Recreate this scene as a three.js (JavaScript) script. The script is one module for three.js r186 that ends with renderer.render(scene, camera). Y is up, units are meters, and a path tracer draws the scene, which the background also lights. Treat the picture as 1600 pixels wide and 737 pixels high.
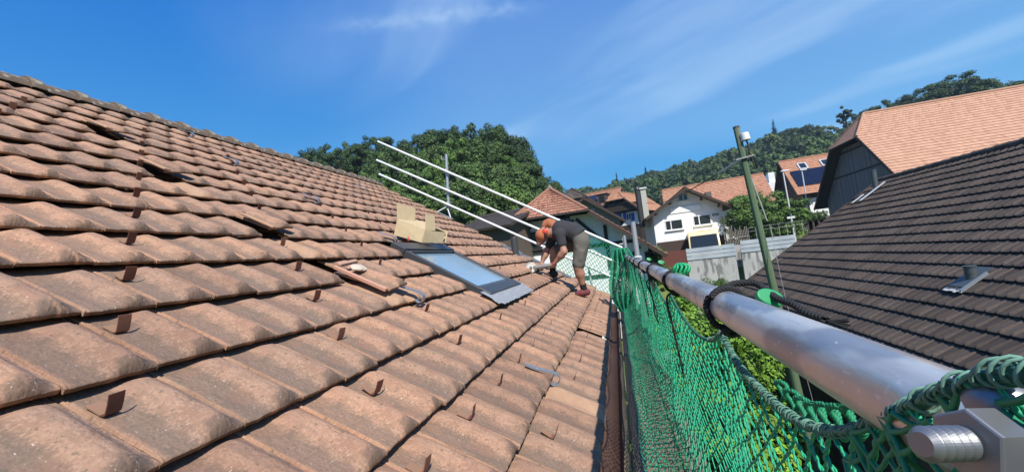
import * as THREE from 'three';
import { mergeGeometries, mergeVertices, toCreasedNormals } from 'three/addons/utils/BufferGeometryUtils.js';
import { RoundedBoxGeometry } from 'three/addons/geometries/RoundedBoxGeometry.js';
import { MarchingCubes } from 'three/addons/objects/MarchingCubes.js';

// ---------------------------------------------------------------- camera, sky, sun, exposure
// metres; the camera is the origin, -z runs along the eave of the tiled roof, +x points down its slope
const scene = new THREE.Scene();
const FOC = 665.3, CX = 800, CY = 368.5;                       // focal length and centre in photograph pixels
const camera = new THREE.PerspectiveCamera(2 * Math.atan(CY / FOC) * 180 / Math.PI, 1024 / 471, 0.02, 2000);
const AX = new THREE.Vector3(0.9644046, -0.1205686, -0.2353446), AU = new THREE.Vector3(0.1321766, 0.9906385, 0.0341276), AB = new THREE.Vector3(0.2290267, -0.0640199, 0.9713126);
camera.matrixAutoUpdate = true;
camera.quaternion.setFromRotationMatrix(new THREE.Matrix4().makeBasis(AX, AU, AB));
scene.add(camera);
const SUN = new THREE.Vector3(0.41, 0.905, 0.7).normalize();
const sun = new THREE.DirectionalLight(new THREE.Color(1, 0.95, 0.86), 5.0);
sun.position.copy(SUN).multiplyScalar(60); sun.castShadow = true; sun.shadow.mapSize.set(4096, 4096);
Object.assign(sun.shadow.camera, { left: -45, right: 45, top: 45, bottom: -45, near: 1, far: 160 });
scene.add(sun); scene.add(sun.target);
const renderer = new THREE.WebGLRenderer({ antialias: true });
renderer.toneMapping = THREE.LinearToneMapping; renderer.toneMappingExposure = 1.24;
renderer.shadowMap.enabled = true;

// ---------------------------------------------------------------- helpers
function rng(s) { return () => { s = (s + 0x6d2b79f5) | 0; let t = Math.imul(s ^ (s >>> 15), 1 | s); t = (t + Math.imul(t ^ (t >>> 7), 61 | t)) ^ t; return ((t ^ (t >>> 14)) >>> 0) / 4294967296; }; }
const V = (x, y, z) => new THREE.Vector3(x, y, z);
const clamp = (x, a = 0, b = 1) => Math.min(b, Math.max(a, x));
const lerp = (a, b, t) => a + (b - a) * t;
const sstep = (a, b, x) => { const t = clamp((x - a) / (b - a)); return t * t * (3 - 2 * t); };
const DEG = Math.PI / 180;
function hash(x, y, s = 0) { let h = Math.imul(x | 0, 374761393) ^ Math.imul(y | 0, 668265263) ^ Math.imul(s | 0, 2147483647 - 1013904223); h = Math.imul(h ^ (h >>> 13), 1274126177); h ^= h >>> 16; h = Math.imul(h, 2246822519); return ((h ^ (h >>> 15)) >>> 0) / 4294967296; }
function vnoise(x, y, s = 0, px = 0, py = 0) {
  const xi = Math.floor(x), yi = Math.floor(y), fx = x - xi, fy = y - yi, u = fx * fx * (3 - 2 * fx), v = fy * fy * (3 - 2 * fy);
  const w = (a, p) => (p ? ((a % p) + p) % p : a);
  const a = hash(w(xi, px), w(yi, py), s), b = hash(w(xi + 1, px), w(yi, py), s), c = hash(w(xi, px), w(yi + 1, py), s), d = hash(w(xi + 1, px), w(yi + 1, py), s);
  return lerp(lerp(a, b, u), lerp(c, d, u), v);
}
function fbm(x, y, o = 4, s = 0, px = 0, py = 0) { let a = 0, k = 0.5, n = 0; for (let i = 0; i < o; i++) { a += k * vnoise(x, y, s + i * 17, px, py); n += k; x *= 2; y *= 2; px *= 2; py *= 2; k *= 0.5; } return a / n; }
// photograph pixel -> direction (per metre of depth along -z)
function ray(px, py) {
  const v = AX.clone().multiplyScalar((px - CX) / FOC).addScaledVector(AU, -(py - CY) / FOC).addScaledVector(AB, -1);
  return v.multiplyScalar(-1 / v.z);
}
const at = (px, py, depth) => ray(px, py).multiplyScalar(depth);
const srgb = (x) => { x = clamp(x); return Math.round(255 * (x <= 0.0031308 ? 12.92 * x : 1.055 * Math.pow(x, 1 / 2.4) - 0.055)); };
function colorTex(w, h, fn, rx = 1, ry = 1) {                 // fn(u, v) -> linear [r, g, b]
  const d = new Uint8Array(w * h * 4);
  for (let j = 0; j < h; j++) for (let i = 0; i < w; i++) { const c = fn((i + 0.5) / w, (j + 0.5) / h), k = (j * w + i) * 4; d[k] = srgb(c[0]); d[k + 1] = srgb(c[1]); d[k + 2] = srgb(c[2]); d[k + 3] = 255; }
  const t = new THREE.DataTexture(d, w, h); t.colorSpace = THREE.SRGBColorSpace; t.magFilter = THREE.LinearFilter; t.minFilter = THREE.LinearMipmapLinearFilter; t.generateMipmaps = true;
  t.wrapS = t.wrapT = THREE.RepeatWrapping; t.repeat.set(rx, ry); t.needsUpdate = true; return t;
}
function valueTex(w, h, fn, rx = 1, ry = 1) {                 // fn(u, v) -> 0..1
  const d = new Uint8Array(w * h * 4);
  for (let j = 0; j < h; j++) for (let i = 0; i < w; i++) { const c = Math.round(255 * clamp(fn((i + 0.5) / w, (j + 0.5) / h))), k = (j * w + i) * 4; d[k] = d[k + 1] = d[k + 2] = c; d[k + 3] = 255; }
  const t = new THREE.DataTexture(d, w, h); t.magFilter = THREE.LinearFilter; t.minFilter = THREE.LinearMipmapLinearFilter; t.generateMipmaps = true;
  t.wrapS = t.wrapT = THREE.RepeatWrapping; t.repeat.set(rx, ry); t.needsUpdate = true; return t;
}
const mix3 = (a, b, t) => [lerp(a[0], b[0], t), lerp(a[1], b[1], t), lerp(a[2], b[2], t)];
const lin = (r, g, b) => new THREE.Color().setRGB(r, g, b);
function mat(r, g, b, rough = 0.85, extra = {}) { return new THREE.MeshStandardMaterial({ color: lin(r, g, b), roughness: rough, metalness: 0, ...extra }); }

const taken = new Map();
function numbered(name) { const n = taken.get(name) ?? 0; taken.set(name, n + 1); return n ? name + '_' + String(n).padStart(3, '0') : name; }
function shade(o) { o.traverse((m) => { if (m.isMesh) { m.castShadow = true; m.receiveShadow = true; } }); return o; }
function thing(name, label, category, pos = V(0, 0, 0), group) {
  const o = new THREE.Group(); o.name = numbered(name); o.position.copy(pos); scene.add(o);
  o.userData = { label, category }; if (group) o.userData.group = group; return o;
}
function part(name, geo, m, parent) { const o = new THREE.Mesh(geo, m); o.name = name; o.castShadow = o.receiveShadow = true; parent.add(o); return o; }
function single(name, label, category, geo, m, group) {
  const o = new THREE.Mesh(geo, m); o.name = numbered(name); o.castShadow = o.receiveShadow = true; scene.add(o);
  o.userData = { label, category }; if (group) o.userData.group = group; return o;
}
function structure(name, geo, m) { const o = new THREE.Mesh(geo, m); o.name = numbered(name); o.castShadow = o.receiveShadow = true; o.userData.kind = 'structure'; scene.add(o); return o; }
function copyOf(o, pos, rotY, label, scale) {
  const c = o.clone(); c.name = numbered(o.name.replace(/_\d{3}$/, '')); scene.add(c); c.userData = { ...o.userData };
  if (pos) c.position.copy(pos); if (rotY !== undefined) c.rotation.y = rotY; if (label) c.userData.label = label; if (scale) c.scale.set(...scale); return c;
}
// geometry pieces
const clean = (g) => { g = g.index ? g.toNonIndexed() : g; for (const k of Object.keys(g.attributes)) if (!['position', 'normal', 'uv'].includes(k)) g.deleteAttribute(k); if (!g.attributes.uv) g.setAttribute('uv', new THREE.BufferAttribute(new Float32Array(g.attributes.position.count * 2), 2)); if (!g.attributes.normal) g.computeVertexNormals(); return g; };
const merge = (list) => (list.length === 1 ? list[0] : mergeGeometries(list.map(clean), false));
function box(w, h, d, x = 0, y = 0, z = 0, r = 0) {
  const g = r ? new RoundedBoxGeometry(w, h, d, 2, r) : new THREE.BoxGeometry(w, h, d);
  if (!r) { const p = g.attributes.position, n = g.attributes.normal, u = g.attributes.uv; for (let i = 0; i < p.count; i++) { const ax = Math.abs(n.getX(i)), ay = Math.abs(n.getY(i)); u.setXY(i, ax > 0.5 ? p.getZ(i) + z : p.getX(i) + x, ay > 0.5 ? p.getZ(i) + z : p.getY(i) + y); } }
  return g.translate(x, y, z);
}
const boxTo = (x0, x1, y0, y1, z0, z1, r = 0) => box(Math.abs(x1 - x0), Math.abs(y1 - y0), Math.abs(z1 - z0), (x0 + x1) / 2, (y0 + y1) / 2, (z0 + z1) / 2, r);
const UPV = V(0, 1, 0);
function rod(a, b, r0, r1 = r0, sides = 10, open = false) {     // a straight round bar from a to b
  const d = b.clone().sub(a), L = d.length(), g = new THREE.CylinderGeometry(r1, r0, L, sides, 1, open);
  const q = new THREE.Quaternion().setFromUnitVectors(UPV, d.normalize());
  return g.applyQuaternion(q).translate((a.x + b.x) / 2, (a.y + b.y) / 2, (a.z + b.z) / 2);
}
function beam(a, b, w, h, up = UPV) {                           // a square bar from a to b; h measured along up
  const d = b.clone().sub(a), L = d.length(); d.normalize(); const s = d.clone().cross(up).normalize(), u = s.clone().cross(d).normalize();
  const g = box(w, h, L); return g.applyMatrix4(new THREE.Matrix4().makeBasis(s, u, d.clone().negate())).translate((a.x + b.x) / 2, (a.y + b.y) / 2, (a.z + b.z) / 2);
}
function tube(pts, r, seg = 40, sides = 8, closed = false) { return new THREE.TubeGeometry(new THREE.CatmullRomCurve3(pts, closed, 'centripetal'), seg, r, sides, closed); }
function twist(pts, r, plies, lay, seg, sides = 6, rp = null) {  // a laid rope: plies wound round the curve
  const c = new THREE.CatmullRomCurve3(pts, false, 'centripetal'), L = c.getLength(), N = seg, fr = c.computeFrenetFrames(N, false), out = [];
  for (let k = 0; k < plies; k++) {
    const q = [];
    for (let i = 0; i <= N; i++) { const p = c.getPointAt(i / N), a = (i / N) * L / lay * Math.PI * 2 + k * Math.PI * 2 / plies; q.push(p.addScaledVector(fr.normals[i], Math.cos(a) * r).addScaledVector(fr.binormals[i], Math.sin(a) * r)); }
    out.push(new THREE.TubeGeometry(new THREE.CatmullRomCurve3(q), N * 2, rp ?? r * 0.95, sides));
  }
  return merge(out);
}
function poly(pts, depth) {                                    // extruded outline in x/y, front face at z = 0, going back to -depth
  const s = new THREE.Shape(pts.map((p) => new THREE.Vector2(p[0], p[1]))); const g = new THREE.ExtrudeGeometry(s, { depth, bevelEnabled: false }); return g.translate(0, 0, -depth);
}
class Raw {                                                    // loose triangles with uv and optional colour
  constructor(color = false) { this.p = []; this.u = []; this.c = color ? [] : null; }
  tri(a, b, c, ua, ub, uc, col) { for (const [q, w] of [[a, ua], [b, ub], [c, uc]]) { this.p.push(q.x, q.y, q.z); this.u.push(w[0], w[1]); if (this.c) this.c.push(...col); } }
  quad(a, b, c, d, ua = [0, 0], ub = [1, 0], uc = [1, 1], ud = [0, 1], col) { this.tri(a, b, c, ua, ub, uc, col); this.tri(a, c, d, ua, uc, ud, col); }
  geo(smooth = 0) {
    let g = new THREE.BufferGeometry(); g.setAttribute('position', new THREE.Float32BufferAttribute(this.p, 3)); g.setAttribute('uv', new THREE.Float32BufferAttribute(this.u, 2));
    if (this.c) g.setAttribute('color', new THREE.Float32BufferAttribute(this.c, 3));
    g.computeVertexNormals(); if (smooth) g = toCreasedNormals(g, smooth); return g;
  }
}
class Frame {                                                  // an upright plane through a pixel at a depth, turned by yaw about y
  constructor(px, py, depth, yaw) { this.o = at(px, py, depth); this.yaw = yaw * DEG; this.n = V(Math.sin(this.yaw), 0, Math.cos(this.yaw)); this.x = V(Math.cos(this.yaw), 0, -Math.sin(this.yaw)); }
  loc(px, py, dz = 0) { const d = ray(px, py), o = this.o.clone().addScaledVector(this.n, dz), k = o.dot(this.n) / d.dot(this.n); const q = d.multiplyScalar(k).sub(this.o); return [q.dot(this.x), q.y]; }
  put(g) { g.position.copy(this.o); g.rotation.y = this.yaw; return g; }
}

// ---------------------------------------------------------------- sky: clear summer blue with thin cirrus
{
  const w = 2048, h = 1024, d = new Float32Array(w * h * 4);
  const trailA = ray(505, 42).normalize(), trailB = ray(850, 10).normalize(), trailN = trailA.clone().cross(trailB).normalize(), trailU = trailB.clone().sub(trailA).normalize();
  for (let j = 0; j < h; j++) {
    const el = ((j + 0.5) / h - 0.5) * Math.PI, y = Math.sin(el), c = Math.cos(el);
    for (let i = 0; i < w; i++) {
      const a = ((i + 0.5) / w - 0.5) * Math.PI * 2, x = Math.cos(a) * c, z = Math.sin(a) * c;
      const e = Math.max(y, 0), mu = x * SUN.x + y * SUN.y + z * SUN.z;
      let col = mix3([0.092, 0.385, 0.72], [0.009, 0.142, 0.53], Math.pow(sstep(-0.02, 0.66, e), 0.8));
      col = mix3(col, [0.24, 0.50, 0.76], 0.25 * Math.exp(-e * 14));
      const g = Math.pow(clamp(mu * 0.5 + 0.5), 24) * 0.5; col = [col[0] + g * 0.5, col[1] + g * 0.5, col[2] + g * 0.45];
      if (y > 0.01) {                                            // cirrus on a high flat layer
        const qx = x / (y + 0.12), qz = z / (y + 0.12), s = 0.86 * qx + 0.5 * qz, t = -0.5 * qx + 0.86 * qz;
        const warp = fbm(s * 0.7, t * 0.7, 3, 5) * 1.4;
        let n = fbm(s * 1.0 + warp, t * 3.4 + warp * 1.6, 5, 31), m = fbm(s * 0.5 + 3, t * 0.6, 3, 77);
        let k = sstep(0.40, 0.85, n) * sstep(0.34, 0.70, m) * 0.22 + sstep(0.34, 0.78, m) * 0.15;
        const dn = x * trailN.x + y * trailN.y + z * trailN.z, du = (x - trailA.x) * trailU.x + (y - trailA.y) * trailU.y + (z - trailA.z) * trailU.z;
        const LT = trailB.distanceTo(trailA), wob = (fbm(du * 60, 3.1, 3, 9) - 0.5) * 0.014;
        if (du > -0.05 && du < LT + 0.05) k += 0.20 * Math.exp(-Math.pow((dn + wob) / (0.008 + 0.008 * vnoise(du * 40, 1, 4)), 2)) * sstep(-0.05, 0.12, du) * sstep(LT + 0.03, LT - 0.1, du) * (0.1 + 1.1 * fbm(du * 70, dn * 160, 3, 8));
        k = Math.min(k, 0.7); col = mix3(col, [0.58, 0.76, 0.92], k);
      }
      if (y < 0) col = mix3(col, [0.10, 0.12, 0.10], sstep(0, -0.12, y));
      const q = (j * w + i) * 4; d[q] = col[0]; d[q + 1] = col[1]; d[q + 2] = col[2]; d[q + 3] = 1;
    }
  }
  const sky = new THREE.DataTexture(d, w, h, THREE.RGBAFormat, THREE.FloatType); sky.mapping = THREE.EquirectangularReflectionMapping; sky.magFilter = sky.minFilter = THREE.LinearFilter; sky.wrapS = THREE.RepeatWrapping; sky.needsUpdate = true;
  scene.background = sky; scene.environment = sky;
}

// ---------------------------------------------------------------- ground and hills
// skyline of the far wooded hill: azimuth (degrees right of -z) -> elevation of its tree tops
const SKYLINE = [[-180, 6], [-90, 7], [-40, 8], [-12, 8], [-5.6, 8.4], [-1.4, 8.3], [4.4, 8.9], [12.1, 9.6], [16.4, 10.2], [19.1, 10.7], [22.8, 10.6], [25.4, 9.6], [27.8, 10.4], [33.9, 10.2], [38, 10], [60, 9], [120, 7], [180, 6]];
function tableAt(tab, x) { for (let i = 1; i < tab.length; i++) if (x <= tab[i][0]) { const [a, b] = [tab[i - 1], tab[i]]; return lerp(a[1], b[1], (x - a[0]) / (b[0] - a[0])); } return tab[tab.length - 1][1]; }
const KNOLL = [[-90, 3], [-45, 7.2], [-38, 8.5], [-30, 10.5], [-22, 12.4], [-16, 12.2], [-12.5, 9.5], [-10.5, 6.5], [-8, 3.2], [-5, 0.2], [0, -2.6], [180, -2.6]];
function groundY(x, z) {
  const d = Math.hypot(x, z), az = Math.atan2(x, -z) / DEG, el = tableAt(SKYLINE, az), H = Math.tan(el * DEG) * 230 - 9;
  let y = -5.2;
  y = lerp(y, -2.1, sstep(33.4, 35.2, d) * (z < 0 ? 1 : 0.3));                  // terrace behind the retaining wall
  y = lerp(y, 1.2, sstep(38, 75, d));
  y = lerp(y, H, Math.pow(sstep(70, 235, d), 1.15));
  const top = tableAt(KNOLL, az) - 4.5; if (top > y && z < 0) y = lerp(y, top, sstep(27, 46, d) * sstep(-4, -9, az) * (1 - sstep(75, 120, d)));
  return y + (d > 36 ? (fbm(x * 0.05 + 7, z * 0.05, 3, 3) - 0.5) * 2.2 * sstep(60, 120, d) : 0);
}
{
  const rings = [0], A = 220; for (let r = 2; r < 520; r *= 1.045) rings.push(r);
  const pos = [0, groundY(0, 0), 0], uv = [0, 0], idx = [];
  for (let i = 1; i < rings.length; i++) for (let k = 0; k < A; k++) { const a = k / A * Math.PI * 2, x = Math.sin(a) * rings[i], z = -Math.cos(a) * rings[i]; pos.push(x, groundY(x, z), z); uv.push(x / 8, z / 8); }
  for (let k = 0; k < A; k++) idx.push(0, 1 + (k + 1) % A, 1 + k);
  for (let i = 1; i < rings.length - 1; i++) for (let k = 0; k < A; k++) { const a = 1 + (i - 1) * A + k, b = 1 + (i - 1) * A + (k + 1) % A, c = a + A, e = b + A; idx.push(a, b, e, a, e, c); }
  const g = new THREE.BufferGeometry(); g.setAttribute('position', new THREE.Float32BufferAttribute(pos, 3)); g.setAttribute('uv', new THREE.Float32BufferAttribute(uv, 2)); g.setIndex(idx); g.computeVertexNormals();
  const map = colorTex(512, 512, (u, v) => { const n = fbm(u * 8, v * 8, 5, 2, 8, 8), m = fbm(u * 64, v * 64, 2, 4, 64, 64); return mix3(mix3([0.045, 0.085, 0.018], [0.13, 0.16, 0.04], sstep(0.3, 0.7, n)), [0.09, 0.14, 0.03], m * 0.7); });
  const m = mat(1, 1, 1, 0.95, { map, bumpMap: valueTex(256, 256, (u, v) => fbm(u * 40, v * 40, 3, 6, 40, 40)), bumpScale: 0.06 });
  structure('ground', g, m);
}

// ---------------------------------------------------------------- the tiled house: clay interlocking tiles on a 32 degree roof
const TW = 0.21525, TG = 0.33, PITCH = 32 * DEG, T0 = V(-1.844, 0.189, -0.7314);
const RD = V(Math.cos(PITCH), -Math.sin(PITCH), 0), RN = V(Math.sin(PITCH), Math.cos(PITCH), 0);
const RQ = new THREE.Quaternion().setFromAxisAngle(V(0, 0, 1), -PITCH);
const onRoof = (c, r, h = 0) => T0.clone().addScaledVector(RD, r * TG).addScaledVector(RN, h).add(V(0, 0, -c * TW));
const C0 = -7, C1 = 36, R0 = -10, R1 = 6, RIDGE = -11.05;         // columns and rows of the roof slope
// cross profile of a tile: t = 0 near joint with its small rib, then a pan, then a broad roll
function profA(t) { const rib = 0.0085 * Math.exp(-Math.pow((t - 0.022) / 0.010, 2)) - 0.0045 * Math.exp(-Math.pow((t - 0.056) / 0.013, 2)); const roll = 0.032 * sstep(0.30, 0.70, t) * (1 - 0.88 * sstep(0.74, 0.975, t)); return rib + roll; }
function tileGeo(xs, ts, prof, w, thick, lift, g, wob, seed, skirt = true) {
  const nx = xs.length, nt = ts.length, pos = [], uv = [], idx = [];
  const L = -xs[0];
  const hgt = (x, t) => { const nose = clamp((x + 0.046) / 0.046), f = (1 - 0.94 * nose * nose * (0.5 + 0.5 * nose)) * (0.12 + 0.88 * sstep(-g - 0.006, -g + 0.04, x)); let h = -lift * (-x / g) + prof(t) * f; const e = clamp((x + 0.010) / 0.010); h -= 0.005 * (1 - Math.sqrt(1 - e * e * 0.96)); return h + wob * (fbm(x * 22 + seed * 3.7, t * 5 + seed, 2, 11) - 0.5); };
  const edge = (t) => wob ? -0.006 * Math.pow(fbm(t * 9 + seed * 5, 2.2, 2, 21), 2) : 0;
  for (let j = 0; j < nx; j++) for (let i = 0; i < nt; i++) { const x = xs[j], t = ts[i]; pos.push(x + (x > -0.03 ? edge(t) * (1 + x / 0.03) : 0), hgt(x, t), -t * w); uv.push(t, 1 + x / L); }
  for (let j = 0; j < nx - 1; j++) for (let i = 0; i < nt - 1; i++) { const a = j * nt + i, b = a + 1, c = a + nt, d = c + 1; idx.push(a, c, b, b, c, d); }
  // front face, then a short underside
  const f0 = pos.length / 3;
  for (let i = 0; i < nt; i++) { const t = ts[i], h = hgt(0, t), x = edge(t); pos.push(x, h, -t * w, x - 0.001, h - thick, -t * w, x - 0.05, h - thick - 0.004, -t * w); uv.push(t, 0.9985, t, 0.985, t, 0.98); }
  for (let i = 0; i < nt - 1; i++) { const a = f0 + i * 3, b = a + 3; idx.push(a, a + 1, b, b, a + 1, b + 1, a + 1, a + 2, b + 1, b + 1, a + 2, b + 2); }
  if (skirt) for (const [i, flip] of [[0, 0], [nt - 1, 1]]) { const s0 = pos.length / 3; for (let j = 0; j < nx; j++) { const t = ts[i], h = hgt(xs[j], t); pos.push(xs[j], h, -t * w, xs[j], h - thick, -t * w); uv.push(t, 1 + xs[j] / L, t + 0.02, 1 + xs[j] / L); } for (let j = 0; j < nx - 1; j++) { const a = s0 + j * 2, q = flip ? [a, a + 2, a + 1, a + 1, a + 2, a + 3] : [a, a + 1, a + 2, a + 1, a + 3, a + 2]; idx.push(...q); } }
  const gm = new THREE.BufferGeometry(); gm.setAttribute('position', new THREE.Float32BufferAttribute(pos, 3)); gm.setAttribute('uv', new THREE.Float32BufferAttribute(uv, 2)); gm.setIndex(idx); gm.computeVertexNormals(); return gm;
}
const GAPT = 0.976;
const spread = (n, a = 0, b = GAPT) => Array.from({ length: n }, (_, i) => a + (b - a) * i / (n - 1));
const xsHi = [-0.395, -0.34, -0.30, -0.26, -0.22, -0.18, -0.14, -0.11, -0.085, -0.065, -0.048, -0.034, -0.022, -0.013, -0.008, -0.004, -0.0015, 0];
const tsHi = [0, 0.008, 0.015, 0.022, 0.029, 0.036, 0.044, 0.056, 0.068, 0.085, 0.11, 0.16, 0.22, 0.28, 0.34, 0.39, 0.44, 0.49, 0.54, 0.59, 0.64, 0.69, 0.74, 0.78, 0.82, 0.86, 0.90, 0.94, 0.97, GAPT];
const xsMid = [-0.36, -0.325, -0.27, -0.046, -0.018, 0], tsMid = [0, 0.022, 0.05, 0.08, 0.32, 0.48, 0.62, 0.76, 0.86, GAPT];
const hiTiles = [0, 1, 2, 3, 4, 5].map((s) => tileGeo(xsHi, tsHi, profA, TW, 0.012, 0.040, TG, 0.0022, s + 1));
const midTiles = [0, 1].map((s) => tileGeo(xsMid, tsMid, profA, TW, 0.012, 0.040, TG, 0, s, false));
// weathered clay: warm body, grey dirt mixed with painted shade in the pan, soot on the nose of the roll, pale lichen specks
const clayMaps = [], clayBumps = [];
for (let s = 0; s < 5; s++) {
  clayMaps.push(colorTex(256, 400, (u, v) => {
    const n = fbm(u * 5, v * 8, 5, 100 + s * 13), f = fbm(u * 40, v * 64, 3, 140 + s), st = fbm(u * 16, v * 2.4, 4, 160 + s), big = fbm(u * 2.2, v * 3, 3, 180 + s * 7);
    let c = mix3([0.315, 0.180, 0.115], [0.405, 0.238, 0.155], sstep(0.25, 0.75, n)); c = mix3(c, [0.47, 0.292, 0.195], 0.55 * sstep(0.52, 0.72, f)); c = mix3(c, [0.23, 0.140, 0.096], 0.5 * sstep(0.60, 0.76, fbm(u * 60, v * 96, 2, 145 + s)));
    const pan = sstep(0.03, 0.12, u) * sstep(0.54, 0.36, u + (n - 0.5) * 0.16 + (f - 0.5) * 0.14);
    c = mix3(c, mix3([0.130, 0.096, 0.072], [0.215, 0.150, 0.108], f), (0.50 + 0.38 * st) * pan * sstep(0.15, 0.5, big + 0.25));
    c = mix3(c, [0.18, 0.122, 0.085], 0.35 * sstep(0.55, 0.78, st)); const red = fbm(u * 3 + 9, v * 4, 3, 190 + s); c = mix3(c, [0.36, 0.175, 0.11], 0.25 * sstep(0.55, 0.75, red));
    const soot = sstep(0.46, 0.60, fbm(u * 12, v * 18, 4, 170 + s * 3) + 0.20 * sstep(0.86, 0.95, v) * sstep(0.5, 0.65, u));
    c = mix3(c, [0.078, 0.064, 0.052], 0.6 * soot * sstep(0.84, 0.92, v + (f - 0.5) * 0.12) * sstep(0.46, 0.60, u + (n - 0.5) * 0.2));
    const sp = vnoise(u * 46, v * 72, 200 + s), sp2 = vnoise(u * 90, v * 140, 210 + s);
    if (sp > 0.952) c = mix3(c, [0.62, 0.58, 0.52], sstep(0.952, 0.975, sp) * 0.8); const mo = fbm(u * 20, v * 26, 3, 220 + s); if (mo > 0.73) c = mix3(c, [0.10, 0.092, 0.055], 0.5 * sstep(0.73, 0.79, mo)); if (sp2 > 0.95) c = mix3(c, [0.06, 0.05, 0.045], 0.6);
    return c;
  }));
  clayBumps.push(valueTex(256, 400, (u, v) => 0.55 * fbm(u * 30, v * 46, 4, 240 + s) + 0.45 * fbm(u * 6, v * 9, 3, 250 + s)));
}
const clayMats = [];
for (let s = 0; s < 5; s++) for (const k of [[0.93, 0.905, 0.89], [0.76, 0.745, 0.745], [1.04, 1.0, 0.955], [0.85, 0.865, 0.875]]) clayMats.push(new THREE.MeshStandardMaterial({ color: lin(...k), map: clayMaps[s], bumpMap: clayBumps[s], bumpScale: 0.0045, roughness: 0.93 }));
const freshClay = mat(0.42, 0.25, 0.155, 0.9, { bumpMap: clayBumps[0], bumpScale: 0.001 });
const strawMap = colorTex(128, 128, (u, v) => mix3([0.30, 0.175, 0.108], [0.44, 0.28, 0.175], fbm(u * 6, v * 9, 4, 7)));
const strawClay = new THREE.MeshStandardMaterial({ map: strawMap, roughness: 0.93, bumpMap: clayBumps[1], bumpScale: 0.0015 });

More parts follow.
